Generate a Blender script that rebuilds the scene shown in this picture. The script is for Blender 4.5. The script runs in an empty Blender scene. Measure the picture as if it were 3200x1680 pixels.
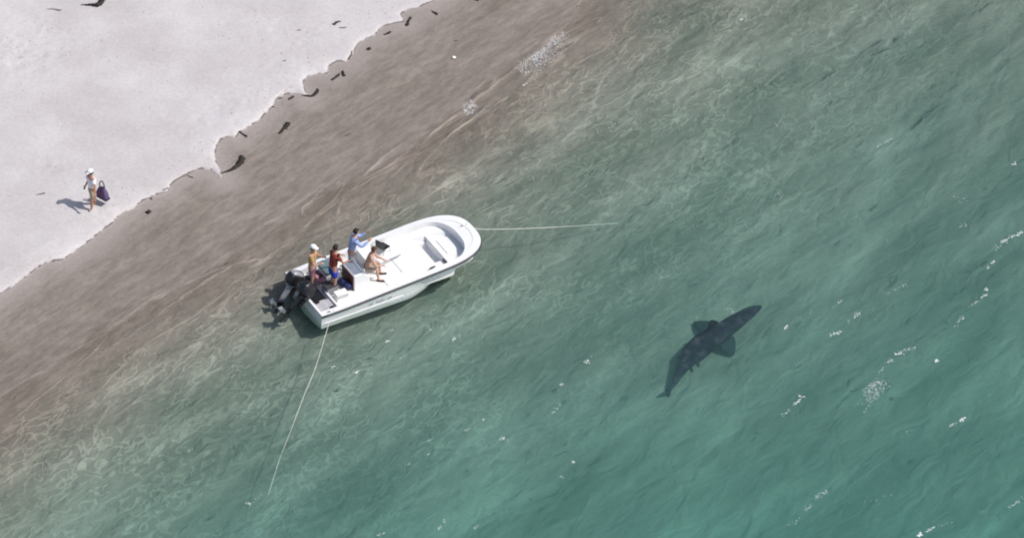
import bpy, bmesh, math, random
import numpy as np
from mathutils import Vector, Matrix, Quaternion

random.seed(7)
rng = np.random.default_rng(7)
SC = bpy.context.scene
COL = SC.collection

# ------------------------------------------------------------------ camera, sky, sun, exposure
DEP = math.radians(38.0)            # looking down from an aircraft
DIST = 160.0
SPAN = 33.7                         # metres across the frame at the aim point
cam_d = bpy.data.cameras.new('camera')
cam = bpy.data.objects.new('camera', cam_d)
COL.objects.link(cam)
cam.location = (0, -DIST * math.cos(DEP), DIST * math.sin(DEP))
cam.rotation_euler = (math.pi / 2 - DEP, 0, 0)
cam_d.sensor_width = 36.0
cam_d.lens = 36.0 * DIST / SPAN
cam_d.clip_start = 1.0
cam_d.clip_end = 5000.0
SC.camera = cam

SUN_DIR = Vector((0.585, -0.145, 0.80)).normalized()      # towards the sun
SUN_EL = math.asin(SUN_DIR.z)
SUN_AZ = math.atan2(SUN_DIR.x, SUN_DIR.y)
world = bpy.data.worlds.new('World')
SC.world = world
world.use_nodes = True
wn = world.node_tree
wn.nodes.clear()
sky = wn.nodes.new('ShaderNodeTexSky')
sky.sky_type = 'NISHITA'
sky.sun_disc = False
sky.sun_elevation = SUN_EL
sky.sun_rotation = SUN_AZ
sky.air_density = 1.0
sky.dust_density = 2.5
bg = wn.nodes.new('ShaderNodeBackground')
bg.inputs[1].default_value = 0.115
wo = wn.nodes.new('ShaderNodeOutputWorld')
wn.links.new(sky.outputs[0], bg.inputs[0])
wn.links.new(bg.outputs[0], wo.inputs[0])

sun_d = bpy.data.lights.new('sun', 'SUN')
sun_d.energy = 3.6
sun_d.angle = math.radians(0.5)
sun_d.color = (1.0, 0.965, 0.92)
sun = bpy.data.objects.new('sun', sun_d)
COL.objects.link(sun)
sun.rotation_euler = SUN_DIR.to_track_quat('Z', 'Y').to_euler()

SC.view_settings.view_transform = 'Standard'
SC.view_settings.look = 'None'
SC.view_settings.gamma = 1.0
SC.view_settings.use_curve_mapping = False
SC.view_settings.exposure = 0.0
SC.cycles.use_denoising = True
SC.cycles.max_bounces = 6
SC.cycles.volume_bounces = 1
SC.cycles.transparent_max_bounces = 8
SC.cycles.filter_width = 2.0

# ------------------------------------------------------------------ picture -> place
CP, SP_ = math.cos(DEP), math.sin(DEP)
RIGHT = Vector((1, 0, 0)); UP = Vector((0, SP_, CP)); FWD = Vector((0, CP, -SP_))
def at(px, py, z=0.0):
    """point at height z seen at (px, py) of the 3200 x 1680 photograph"""
    x = (px - 1600.0) / 3200.0 * SPAN / DIST
    y = -(py - 840.0) / 3200.0 * SPAN / DIST
    d = FWD + RIGHT * x + UP * y
    o = cam.location
    t = (z - o.z) / d.z
    return Vector((o.x + d.x * t, o.y + d.y * t, z))

# ------------------------------------------------------------------ helpers
def tag(o, label=None, cat=None, group=None, kind=None):
    if label: o['label'] = label
    if cat: o['category'] = cat
    if group: o['group'] = group
    if kind: o['kind'] = kind
    return o

def obj(name, data, mat=None, parent=None, smooth=False):
    if isinstance(data, bmesh.types.BMesh):
        bmesh.ops.recalc_face_normals(data, faces=data.faces[:])
        me = bpy.data.meshes.new(name)
        data.to_mesh(me); data.free()
    else:
        me = data
    if mat is not None:
        me.materials.clear(); me.materials.append(mat)
    if smooth:
        me.shade_smooth()
    o = bpy.data.objects.new(name, me)
    COL.objects.link(o)
    if parent is not None: o.parent = parent
    return o

def empty(name, loc, rz=0.0, label=None, cat=None, group=None, parent=None):
    o = bpy.data.objects.new(name, None)
    COL.objects.link(o)
    o.location = loc; o.rotation_euler = (0, 0, rz)
    o.empty_display_size = 0.2
    if parent is not None: o.parent = parent
    return tag(o, label, cat, group)

def BM(): return bmesh.new()

def box(bm, cx, cy, cz, sx, sy, sz, rz=0.0, bev=0.0, taper=1.0):
    """centre, full sizes"""
    M = Matrix.Translation((cx, cy, cz)) @ Matrix.Rotation(rz, 4, 'Z')
    vs = []
    for k in (-1, 1):
        f = taper if k > 0 else 1.0
        for (i, j) in ((-1, -1), (1, -1), (1, 1), (-1, 1)):
            vs.append(bm.verts.new(M @ Vector((i * sx / 2 * f, j * sy / 2 * f, k * sz / 2))))
    fs = [(0, 3, 2, 1), (4, 5, 6, 7), (0, 1, 5, 4), (1, 2, 6, 5), (2, 3, 7, 6), (3, 0, 4, 7)]
    faces = [bm.faces.new([vs[i] for i in f]) for f in fs]
    if bev:
        es = list({e for f in faces for e in f.edges})
        bmesh.ops.bevel(bm, geom=es, offset=bev, segments=2, affect='EDGES', profile=0.6)
    return bm

def loft(bm, rings, cap=True, closed=True):
    vr = [[bm.verts.new(p) for p in r] for r in rings]
    n = len(rings[0])
    for a, b in zip(vr[:-1], vr[1:]):
        for i in range(n if closed else n - 1):
            j = (i + 1) % n
            try: bm.faces.new((a[i], a[j], b[j], b[i]))
            except ValueError: pass
    if cap and closed:
        bm.faces.new(vr[0][::-1]); bm.faces.new(vr[-1])
    return vr

def tube(bm, pts, rad, n=8, cap=True, flat=1.0):
    pts = [Vector(p) for p in pts]
    if not hasattr(rad, '__len__'): rad = [rad] * len(pts)
    rings = []
    ref = Vector((0, 0, 1))
    for i, p in enumerate(pts):
        t = (pts[min(i + 1, len(pts) - 1)] - pts[max(i - 1, 0)]).normalized()
        r = ref if abs(t.dot(ref)) < 0.95 else Vector((1, 0, 0))
        u = t.cross(r).normalized(); v = u.cross(t)
        rings.append([p + (u * math.cos(a) + v * math.sin(a) * flat) * rad[i]
                      for a in [2 * math.pi * k / n for k in range(n)]])
    loft(bm, rings, cap)
    return bm

def ellipsoid(bm, c, r, seg=12, rings=8, M=None):
    T = Matrix.Translation(c) @ (M if M is not None else Matrix.Identity(4)) @ Matrix.Diagonal((r[0], r[1], r[2], 1))
    return bmesh.ops.create_uvsphere(bm, u_segments=seg, v_segments=rings, radius=1.0, matrix=T)['verts']

# ------------------------------------------------------------------ materials
def mat(name, col, rough=0.6, spec=0.5, metal=0.0, var=0.0, vscale=8.0, bump=0.0, bscale=30.0, coat=0.0):
    m = bpy.data.materials.new(name); m.use_nodes = True
    nt = m.node_tree; b = nt.nodes['Principled BSDF']
    b.inputs['Base Color'].default_value = (*col, 1)
    b.inputs['Roughness'].default_value = rough
    b.inputs['Metallic'].default_value = metal
    b.inputs['Specular IOR Level'].default_value = spec
    b.inputs['Coat Weight'].default_value = coat
    if var or bump:
        tc = nt.nodes.new('ShaderNodeTexCoord')
        if var:
            n = nt.nodes.new('ShaderNodeTexNoise'); n.inputs['Scale'].default_value = vscale
            n.inputs['Detail'].default_value = 4
            r = nt.nodes.new('ShaderNodeMapRange')
            r.inputs[1].default_value = 0.3; r.inputs[2].default_value = 0.7
            r.inputs[3].default_value = 1 - var; r.inputs[4].default_value = 1 + var
            mx = nt.nodes.new('ShaderNodeVectorMath'); mx.operation = 'SCALE'
            mx.inputs[0].default_value = col
            nt.links.new(tc.outputs['Object'], n.inputs['Vector'])
            nt.links.new(n.outputs['Fac'], r.inputs[0])
            nt.links.new(r.outputs[0], mx.inputs['Scale'])
            nt.links.new(mx.outputs[0], b.inputs['Base Color'])
        if bump:
            n2 = nt.nodes.new('ShaderNodeTexNoise'); n2.inputs['Scale'].default_value = bscale
            n2.inputs['Detail'].default_value = 3
            bp = nt.nodes.new('ShaderNodeBump'); bp.inputs['Strength'].default_value = bump
            bp.inputs['Distance'].default_value = 0.01
            nt.links.new(tc.outputs['Object'], n2.inputs['Vector'])
            nt.links.new(n2.outputs['Fac'], bp.inputs['Height'])
            nt.links.new(bp.outputs[0], b.inputs['Normal'])
    return m

M = dict(
    gel=mat('white_gelcoat', (0.80, 0.80, 0.80), 0.25, var=0.03, vscale=3, coat=0.3),
    deck=mat('nonskid_deck', (0.79, 0.785, 0.76), 0.7, var=0.05, vscale=6, bump=0.3, bscale=60),
    panel=mat('grey_nonskid_panel', (0.42, 0.41, 0.44), 0.75, var=0.2, vscale=14),
    rub=mat('dark_rubber', (0.045, 0.045, 0.05), 0.6, var=0.2),
    black=mat('black_plastic', (0.014, 0.014, 0.018), 0.35, var=0.2),
    cowl=mat('silver_cowling', (0.34, 0.34, 0.37), 0.3, metal=0.2, var=0.08),
    steel=mat('stainless', (0.6, 0.6, 0.6), 0.3, metal=0.9),
    grey=mat('grey_plastic', (0.25, 0.25, 0.27), 0.6, var=0.2),
    slate=mat('slate_vinyl', (0.20, 0.235, 0.29), 0.45, var=0.18, vscale=9),
    maroon=mat('maroon_shade', (0.10, 0.028, 0.02), 0.6, var=0.3, vscale=8),
    teal=mat('teal_vinyl', (0.12, 0.19, 0.20), 0.6, var=0.1),
    rope=mat('white_rope', (0.60, 0.61, 0.56), 0.8, var=0.15, vscale=20),
    coil=mat('tan_rope', (0.30, 0.20, 0.15), 0.9, var=0.4, vscale=20),
    skin=mat('skin_light', (0.52, 0.30, 0.22), 0.55, var=0.06),
    skin2=mat('skin_tan', (0.40, 0.21, 0.14), 0.55, var=0.06),
    hair_d=mat('hair_dark', (0.018, 0.012, 0.010), 0.7, var=0.3, bump=0.5, bscale=80),
    hair_b=mat('hair_brown', (0.09, 0.04, 0.025), 0.7, var=0.3, bump=0.5, bscale=80),
    white_c=mat('white_cloth', (0.78, 0.78, 0.80), 0.85, var=0.08, bump=0.6, bscale=25),
    red_c=mat('red_cloth', (0.22, 0.03, 0.025), 0.85, var=0.25, bump=0.6, bscale=25),
    blue_c=mat('blue_cloth', (0.015, 0.035, 0.33), 0.85, var=0.2, bump=0.6, bscale=25),
    sky_c=mat('pale_blue_cloth', (0.30, 0.39, 0.66), 0.85, var=0.18, bump=0.6, bscale=22),
    yel_c=mat('ochre_cloth', (0.50, 0.30, 0.13), 0.85, var=0.2, bump=0.6, bscale=25),
    pink_c=mat('rose_plaid_cloth', (0.42, 0.20, 0.24), 0.85, var=0.5, vscale=26, bump=0.6, bscale=25),
    khaki=mat('khaki_cloth', (0.40, 0.33, 0.25), 0.85, var=0.12, bump=0.6, bscale=25),
    grey_c=mat('grey_cloth', (0.30, 0.30, 0.36), 0.85, var=0.15, bump=0.6, bscale=25),
    navy=mat('navy_cloth', (0.02, 0.035, 0.12), 0.8, var=0.3, bump=0.5),
    purple=mat('purple_fabric', (0.11, 0.07, 0.17), 0.7, var=0.3, vscale=9),
    eye=mat('eye_dark', (0.02, 0.02, 0.02), 0.3),
    lip=mat('lip', (0.28, 0.09, 0.08), 0.5),
    weed=mat('dark_seaweed', (0.016, 0.012, 0.009), 0.75, var=0.5, vscale=14, bump=0.5, bscale=50),
    weed2=mat('dried_seaweed', (0.11, 0.085, 0.075), 0.9, var=0.4, vscale=14, bump=0.5, bscale=50),
    debris=mat('pale_debris', (0.24, 0.21, 0.19), 0.9, var=0.4, vscale=3),
    shell=mat('shell_white', (0.8, 0.78, 0.74), 0.5, var=0.05),
    shark=mat('shark_skin', (0.026, 0.023, 0.040), 0.9, 0.1, var=0.85, vscale=2.2),
    sharkfin=mat('shark_fin', (0.016, 0.026, 0.030), 0.9, 0.1, var=0.2, vscale=2),
    foam_glint=mat('foam_and_glints', (0.66, 0.68, 0.70), 0.6),
    lensglass=mat('dark_glass', (0.02, 0.02, 0.03), 0.1),
)

# ------------------------------------------------------------------ numeric noise
def _hash(ix, iy, seed):
    h = (ix.astype(np.int64) * 374761393 + iy.astype(np.int64) * 668265263 + seed * 1274126177) & 0xffffffff
    h = ((h ^ (h >> 13)) * 1274126177) & 0xffffffff
    h = (h ^ (h >> 16)) & 0xffffff
    return h / float(0xffffff)
def vnoise(x, y, seed=0):
    ix = np.floor(x); iy = np.floor(y); fx = x - ix; fy = y - iy
    fx = fx * fx * fx * (fx * (fx * 6 - 15) + 10); fy = fy * fy * fy * (fy * (fy * 6 - 15) + 10)
    a = _hash(ix, iy, seed); b = _hash(ix + 1, iy, seed); c = _hash(ix, iy + 1, seed); d = _hash(ix + 1, iy + 1, seed)
    return (a * (1 - fx) + b * fx) * (1 - fy) + (c * (1 - fx) + d * fx) * fy - 0.5
def fbm(x, y, oct=3, seed=0):
    s = 0; a = 1.0
    for o in range(oct):
        s = s + a * vnoise(x * 2 ** o + 17.3 * o, y * 2 ** o - 9.1 * o, seed + o); a *= 0.5
    return s
def sstep(a, b, x):
    t = np.clip((x - a) / (b - a), 0, 1); return t * t * (3 - 2 * t)

# ------------------------------------------------------------------ the shore lines (measured in the photo)
EDGE_PX = [(0,903),(32,883),(68,859),(104,831),(136,811),(172,801),(196,795),(224,775),(260,751),(288,731),(311,711),
 (347,687),(371,660),(399,648),(423,636),(439,620),(463,608),(495,594),(523,586),(531,568),(551,552),(575,540),
 (599,526),(625,516),(662,516),(679,526),(694,536),(688,520),(675,500),(669,476),(676,448),(692,428),(715,421),(737,422),(745,408),
 (786,385),(815,364),(848,331),(857,311),(890,290),(923,286),(952,294),(962,296),(952,280),(944,257),(956,238),(993,226),(1022,226),
 (1022,205),(1056,188),(1080,188),(1099,166),(1118,133),(1143,116),(1167,108),(1192,79),(1234,68),(1263,62),(1250,43),
 (1271,27),(1304,19),(1337,4),(1375,-12)]
WATER_PX = [(0,1240),(150,1150),(300,1050),(470,950),(640,850),(770,775),(900,690),(1010,620),(1120,560),(1240,490),(1360,405),(1450,340),
 (1520,262),(1610,205),(1690,150),(1770,85),(1800,40),(1812,-20)]
ZB = 0.62
edge = [at(x, y, ZB).xy for x, y in EDGE_PX]
wline = [at(x, y, 0).xy for x, y in WATER_PX]
ALONG = Vector((0.655, 0.755)).normalized()
def extend(pl):
    return [pl[0] - ALONG * 1200] + pl + [pl[-1] + ALONG * 1200]
edge = extend(edge); wline = extend(wline)
LAND = Vector((-ALONG.y, ALONG.x))
def sdist(pl, X, Y):
    """signed distance to a polyline, positive on the sea side"""
    best = np.full(X.shape, 1e18); inside = np.zeros(X.shape, bool)
    poly = pl + [pl[-1] + LAND * 1500, pl[0] + LAND * 1500]
    for i in range(len(poly)):
        a = poly[i]; b = poly[(i + 1) % len(poly)]
        dx, dy = b.x - a.x, b.y - a.y
        if i < len(pl) - 1:
            L2 = dx * dx + dy * dy
            t = np.clip(((X - a.x) * dx + (Y - a.y) * dy) / L2, 0, 1)
            best = np.minimum(best, (X - a.x - t * dx) ** 2 + (Y - a.y - t * dy) ** 2)
        if abs(dy) > 1e-12:
            c = ((a.y > Y) != (b.y > Y)) & (X < dx * (Y - a.y) / dy + a.x)
            inside ^= c
    d = np.sqrt(best)
    return np.where(inside, -d, d)

WAVES = [
 ([(1810,-10),(1795,60),(1700,140),(1640,200),(1560,255),(1480,320),(1400,385),(1300,460),(1210,520),(1150,560)], 0.05, 0.22),
 ([(2010,60),(1930,170),(1870,250),(1850,320),(1790,390),(1730,440)], 0.04, 0.25),
 ([(1330,420),(1260,450),(1190,500),(1130,560),(1080,600),(1055,660),(1050,700)], 0.035, 0.18),
 ([(1040,560),(980,600),(930,640),(860,690),(800,720)], 0.03, 0.2),
 ([(1170,470),(1090,540),(1010,590),(950,650),(950,700)], 0.03, 0.16),
 ([(2560,140),(2500,200),(2420,235),(2360,250)], 0.05, 0.3),
 ([(720,980),(610,1060),(520,1120),(430,1190)], 0.03, 0.2),
 ([(380,1200),(330,1270),(290,1330),(280,1400)], 0.025, 0.2),
 ([(1560,300),(1480,370),(1400,430),(1330,500),(1290,560)], 0.03, 0.18),
 ([(760,800),(660,870),(540,950),(420,1040),(300,1110)], 0.03, 0.18),
 ([(2240,120),(2150,190),(2080,240),(1990,330),(1960,400)], 0.03, 0.22),
 ([(2080,560),(1980,520),(1900,500)], 0.02, 0.2),
]
def wave_lines(X, Y, amp, wf):
    """little swash waves that run up the beach, and the low sand bars they leave"""
    out = 0 * X
    for (pl, h, wd) in WAVES:
        pts = [at(x, y, 0).xy for x, y in pl]
        best = np.full(X.shape, 1e9); sgn = np.ones(X.shape); tt = np.zeros(X.shape)
        for i in range(len(pts) - 1):
            a, b = pts[i], pts[i + 1]; dx, dy = b.x - a.x, b.y - a.y; L2 = dx * dx + dy * dy
            t = np.clip(((X - a.x) * dx + (Y - a.y) * dy) / L2, 0, 1)
            d2 = (X - a.x - t * dx) ** 2 + (Y - a.y - t * dy) ** 2
            cr = np.sign(dx * (Y - a.y) - dy * (X - a.x))
            up = d2 < best
            best = np.where(up, d2, best); sgn = np.where(up, cr, sgn); tt = np.where(up, (i + t) / (len(pts) - 1), tt)
        d = np.sqrt(best) * sgn + 0.10 * fbm(X * 1.6, Y * 1.6, 2, 71)
        fade = sstep(0, 0.15, tt) * sstep(1, 0.85, tt) * (0.7 + fbm(X * 0.9, Y * 0.9, 2, 73)); w = wd * wf
        out = out + (h * amp if amp >= 1 else amp) * fade * np.where(d > 0, np.exp(-(d / (0.35 * w)) ** 2), np.exp(-(d / w) ** 2))
    return out
DEPTH_D = [-400, -30, -12, -6, -4.2, -1.2, 0, 1.5, 4, 9, 12, 16, 20, 30, 60, 400]
DEPTH_Z = [5.0, 1.6, 0.88, 0.66, 0.54, 0.10, 0, -0.10, -0.50, -1.15, -1.45, -1.80, -2.15, -2.75, -5.0, -7.0]
def terrain(X, Y):
    dw = sdist(wline, X, Y); de = sdist(edge, X, Y)
    wob = fbm(X * 0.35, Y * 0.35, 2, 3)
    z = np.interp(dw + wob * 0.8 * sstep(0.0, 3.0, dw), DEPTH_D, DEPTH_Z)
    u = X * ALONG.x + Y * ALONG.y; v = X * ALONG.y - Y * ALONG.x
    z = np.where(z < -0.3, -0.3 + (z + 0.3) * (1.0 - 0.026 * np.clip(u, -14, 24)), z)      # the bottom shelves more gently up the coast
    dry = sstep(0.05, -0.09, de)
    z = z + 0.07 * dry + 0.015 * sstep(0.0, -0.4, de) * sstep(-1.5, -0.5, de)
    z = z + dry * (0.03 * fbm(u * 0.3, v * 0.6, 2, 11) + 0.006 * fbm(X * 3.2, Y * 3.2, 2, 12))
    # walked-over patches of the dry sand
    for (px, py, r) in ((110, 150, 1.6), (50, 200, 1.3), (900, 90, 2.2), (800, 320, 1.5), (170, 500, 1.0), (620, 400, 1.4), (350, 590, 1.6)):
        c = at(px, py, 0.9)
        w = np.exp(-((X - c.x) ** 2 + (Y - c.y) ** 2) / r ** 2)
        z = z + dry * w * 0.025 * fbm(X * 5.5, Y * 5.5, 1, 14)
    wet = 1 - dry
    z = z + wet * 0.012 * fbm(u * 0.4, v * 1.3, 3, 21)
    # ripple marks of the sea floor, in chains across the slope
    wx = X + 0.5 * fbm(X * 1.3, Y * 1.3, 2, 31); wy = Y + 0.5 * fbm(X * 1.3, Y * 1.3, 2, 37)
    uu = wx * ALONG.x + wy * ALONG.y; vv = wx * ALONG.y - wy * ALONG.x
    r1 = np.clip(1 - np.abs(vnoise(uu * 1.7, vv * 2.6, 41)) * 5, 0, 1) ** 2
    r2 = np.clip(1 - np.abs(vnoise(uu * 2.8 + 5, vv * 4.2, 43)) * 5, 0, 1) ** 2
    band = sstep(0.2, 2.2, dw) * sstep(15, 5, dw)
    patch = 0.55 + 0.9 * np.clip(fbm(X * 0.3, Y * 0.3, 2, 47) + 0.25, 0, 1)
    z = z + band * patch * 0.030 * (r1 + 0.7 * r2)
    z = z + wave_lines(X, Y, 0.024, 0.5)
    z = z + sstep(6, 14, dw) * 0.10 * fbm(u * 0.35, v * 0.8, 3, 51)
    return z, dw, de
def ground_z(x, y):
    return float(terrain(np.array([x]), np.array([y]))[0][0])
def at_ground(px, py, z=0.6):
    for _ in range(5):
        p = at(px, py, z); z = ground_z(p.x, p.y)
    return Vector((p.x, p.y, z))

def axis(lo, hi, step, far):
    c = list(np.arange(lo, hi + step / 2, step)); s = step; a = [hi]; 
    while a[-1] < far: s *= 1.35; a.append(a[-1] + s)
    s = step; b = [lo]
    while b[-1] > -far: s *= 1.35; b.append(b[-1] - s)
    return np.array(b[:0:-1] + c + a[1:])

def grid_mesh(name, xs, ys, zf, attrs=None, mask=None):
    X, Y = np.meshgrid(xs, ys); nx, ny = len(xs), len(ys)
    Z = zf
    V = np.stack([X.ravel(), Y.ravel(), Z.ravel()], 1)
    i = np.arange(nx - 1); j = np.arange(ny - 1)
    I, J = np.meshgrid(i, j); a = (J * nx + I).ravel()
    F = np.stack([a, a + 1, a + nx + 1, a + nx], 1)
    if mask is not None:
        F = F[mask[F].any(1)] if mask.dtype == bool else F[mask]
    used = np.zeros(len(V), bool); used[F.ravel()] = True
    remap = np.cumsum(used) - 1
    F = remap[F]; V = V[used]
    me = bpy.data.meshes.new(name)
    me.vertices.add(len(V)); me.vertices.foreach_set('co', V.ravel())
    me.loops.add(F.size); me.loops.foreach_set('vertex_index', F.ravel().astype(np.int32))
    me.polygons.add(len(F)); me.polygons.foreach_set('loop_start', np.arange(0, F.size, 4, dtype=np.int32))
    me.update(calc_edges=True)
    for k, arr in (attrs or {}).items():
        at_ = me.attributes.new(k, 'FLOAT', 'POINT'); at_.data.foreach_set('value', arr.ravel()[used].astype(np.float32))
    me.shade_smooth()
    return me

xs = axis(-20.5, 20.5, 0.075, 900); ys = axis(-16.5, 18.5, 0.085, 900)
X, Y = np.meshgrid(xs, ys)
Z, DW, DE = terrain(X, Y)

# sand: one procedural material for the dry beach, the wet foreshore and the sea floor
def sand_material():
    m = bpy.data.materials.new('sand'); m.use_nodes = True
    nt = m.node_tree; N = nt.nodes; L = nt.links; b = N['Principled BSDF']
    geo = N.new('ShaderNodeNewGeometry')
    ade = N.new('ShaderNodeAttribute'); ade.attribute_name = 'edge_distance'
    adw = N.new('ShaderNodeAttribute'); adw.attribute_name = 'water_distance'
    def noise(scale, det=4, rough=0.55, vec=None):
        n = N.new('ShaderNodeTexNoise'); n.inputs['Scale'].default_value = scale
        n.inputs['Detail'].default_value = det; n.inputs['Roughness'].default_value = rough
        L.new(vec if vec else geo.outputs['Position'], n.inputs['Vector']); return n
    def ramp(src, stops):
        r = N.new('ShaderNodeValToRGB'); e = r.color_ramp.elements
        while len(e) < len(stops): e.new(0.5)
        for k, (p, c) in enumerate(stops):
            e[k].position = p; e[k].color = (*c, 1)
        L.new(src, r.inputs[0]); return r
    def mrange(src, a, b_, c=0.0, d=1.0):
        r = N.new('ShaderNodeMapRange'); r.interpolation_type = 'SMOOTHSTEP'
        r.inputs[1].default_value = a; r.inputs[2].default_value = b_
        r.inputs[3].default_value = c; r.inputs[4].default_value = d
        L.new(src, r.inputs[0]); return r
    def mixc(f, a, b_):
        x = N.new('ShaderNodeMix'); x.data_type = 'RGBA'
        if f is not None: L.new(f, x.inputs[0])
        L.new(a, x.inputs[6]); L.new(b_, x.inputs[7]); return x.outputs[2]
    # stretched coordinates along the shore
    mp = N.new('ShaderNodeMapping'); mp.inputs['Rotation'].default_value = (0, 0, -math.atan2(ALONG.y, ALONG.x))
    L.new(geo.outputs['Position'], mp.inputs[0])
    mp2 = N.new('ShaderNodeMapping'); mp2.inputs['Scale'].default_value = (0.35, 1.3, 1)
    L.new(mp.outputs[0], mp2.inputs[0])
    nd = noise(0.5, 6); nf = noise(9.0, 3, 0.7); ns = noise(0.9, 5, 0.6, mp2.outputs[0]); nb = noise(0.45, 6, 0.62, mp2.outputs[0])
    dry = ramp(nd.outputs['Fac'], [(0.32, (0.510, 0.475, 0.474)), (0.5, (0.553, 0.520, 0.520)), (0.68, (0.600, 0.572, 0.570))])
    wet = ramp(ns.outputs['Fac'], [(0.3, (0.186, 0.156, 0.132)), (0.5, (0.226, 0.192, 0.165)), (0.72, (0.268, 0.231, 0.203))])
    damp = ramp(ns.outputs['Fac'], [(0.3, (0.30, 0.262, 0.24)), (0.7, (0.375, 0.335, 0.315))])
    bed = ramp(nb.outputs['Fac'], [(0.33, (0.148, 0.148, 0.116)), (0.5, (0.230, 0.205, 0.172)), (0.67, (0.335, 0.295, 0.255))])
    # edge wobble
    w = N.new('ShaderNodeMath'); w.operation = 'MULTIPLY_ADD'
    nw = noise(3.0, 6, 0.75)
    L.new(nw.outputs['Fac'], w.inputs[0]); w.inputs[1].default_value = 0.16; 
    L.new(ade.outputs['Fac'], w.inputs[2])
    fdry = mrange(w.outputs[0], 0.125, 0.06)
    w2 = N.new('ShaderNodeMath'); w2.operation = 'MULTIPLY_ADD'
    L.new(ns.outputs['Fac'], w2.inputs[0]); w2.inputs[1].default_value = 2.2; L.new(ade.outputs['Fac'], w2.inputs[2])
    fdamp = mrange(w2.outputs[0], 2.3, 1.0)
    fbed = mrange(adw.outputs['Fac'], -0.3, 4.5)
    nbl = noise(4.2, 6, 0.75, mp2.outputs[0]); bl_ = mrange(nbl.outputs['Fac'], 0.3, 0.7, 0.78, 1.20)
    wsc = N.new('ShaderNodeVectorMath'); wsc.operation = 'SCALE'; L.new(wet.outputs[0], wsc.inputs[0]); L.new(bl_.outputs[0], wsc.inputs['Scale'])
    c1 = mixc(fdamp.outputs[0], wsc.outputs[0], damp.outputs[0])
    c2 = mixc(fbed.outputs[0], c1, bed.outputs[0])
    c3 = mixc(fdry.outputs[0], c2, dry.outputs[0])
    # a thin broken dark line along the edge of the dry sand
    nl = noise(3.0, 4, 0.7)
    la = N.new('ShaderNodeMath'); la.operation = 'SUBTRACT'; L.new(w.outputs[0], la.inputs[0]); la.inputs[1].default_value = 0.10
    lb = N.new('ShaderNodeMath'); lb.operation = 'ABSOLUTE'; L.new(la.outputs[0], lb.inputs[0])
    l1 = mrange(lb.outputs[0], 0.038, 0.012); l2 = mrange(nl.outputs['Fac'], 0.42, 0.58, 0.1, 0.85)
    lm = N.new('ShaderNodeMath'); lm.operation = 'MULTIPLY'; L.new(l1.outputs[0], lm.inputs[0]); L.new(l2.outputs[0], lm.inputs[1])
    edge_dark = N.new('ShaderNodeRGB'); edge_dark.outputs[0].default_value = (0.12, 0.10, 0.095, 1)
    c3 = mixc(lm.outputs[0], c3, edge_dark.outputs[0])
    asw = N.new('ShaderNodeAttribute'); asw.attribute_name = 'swash_line'
    fs = mrange(asw.outputs['Fac'], 0.15, 0.9, 0.0, 0.50)
    pale = N.new('ShaderNodeRGB'); pale.outputs[0].default_value = (0.46, 0.41, 0.36, 1)  # bright refracted lines of the wave fronts, put into the sand colour
    c3 = mixc(fs.outputs[0], c3, pale.outputs[0])
    # grain and specks
    g = mrange(nf.outputs['Fac'], 0.25, 0.75, 0.93, 1.07)
    sc = N.new('ShaderNodeVectorMath'); sc.operation = 'SCALE'
    L.new(c3, sc.inputs[0]); L.new(g.outputs[0], sc.inputs['Scale'])
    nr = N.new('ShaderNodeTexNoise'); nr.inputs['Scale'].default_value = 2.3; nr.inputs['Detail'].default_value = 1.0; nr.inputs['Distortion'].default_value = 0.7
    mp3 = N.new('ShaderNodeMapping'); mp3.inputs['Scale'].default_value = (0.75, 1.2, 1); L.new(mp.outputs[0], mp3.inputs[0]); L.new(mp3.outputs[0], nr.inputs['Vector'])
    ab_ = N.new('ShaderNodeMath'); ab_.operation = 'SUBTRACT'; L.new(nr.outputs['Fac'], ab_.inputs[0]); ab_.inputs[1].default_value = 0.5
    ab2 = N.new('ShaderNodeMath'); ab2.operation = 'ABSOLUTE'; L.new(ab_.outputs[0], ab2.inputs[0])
    caustic_net = mrange(ab2.outputs[0], 0.075, 0.0)
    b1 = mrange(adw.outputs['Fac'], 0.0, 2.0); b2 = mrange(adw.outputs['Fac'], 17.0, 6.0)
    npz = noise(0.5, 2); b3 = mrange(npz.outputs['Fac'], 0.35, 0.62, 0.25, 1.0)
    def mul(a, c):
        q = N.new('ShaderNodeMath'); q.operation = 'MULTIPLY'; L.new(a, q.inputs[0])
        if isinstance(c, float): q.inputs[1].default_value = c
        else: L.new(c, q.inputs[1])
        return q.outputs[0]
    crest = mul(mul(mul(caustic_net.outputs[0], b1.outputs[0]), b2.outputs[0]), b3.outputs[0])  # sunlight caustics put into the sand colour as a pale net with slight relief
    # long low ridges along the shore, wave-front light put into their pale colour
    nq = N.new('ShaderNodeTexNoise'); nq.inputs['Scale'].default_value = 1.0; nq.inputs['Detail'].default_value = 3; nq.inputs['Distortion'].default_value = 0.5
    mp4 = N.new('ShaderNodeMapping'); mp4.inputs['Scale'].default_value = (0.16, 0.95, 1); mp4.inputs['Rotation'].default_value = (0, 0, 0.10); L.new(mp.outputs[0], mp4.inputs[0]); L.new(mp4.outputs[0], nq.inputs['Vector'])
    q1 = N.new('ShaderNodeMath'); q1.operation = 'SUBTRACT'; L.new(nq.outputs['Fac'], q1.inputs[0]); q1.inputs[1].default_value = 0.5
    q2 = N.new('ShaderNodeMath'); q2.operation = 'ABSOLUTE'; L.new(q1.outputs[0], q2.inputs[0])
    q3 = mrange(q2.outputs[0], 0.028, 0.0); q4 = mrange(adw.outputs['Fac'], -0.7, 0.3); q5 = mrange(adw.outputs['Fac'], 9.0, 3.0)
    npy = noise(0.7, 2); q6 = mrange(npy.outputs['Fac'], 0.38, 0.56, 0.15, 1.0)
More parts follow.
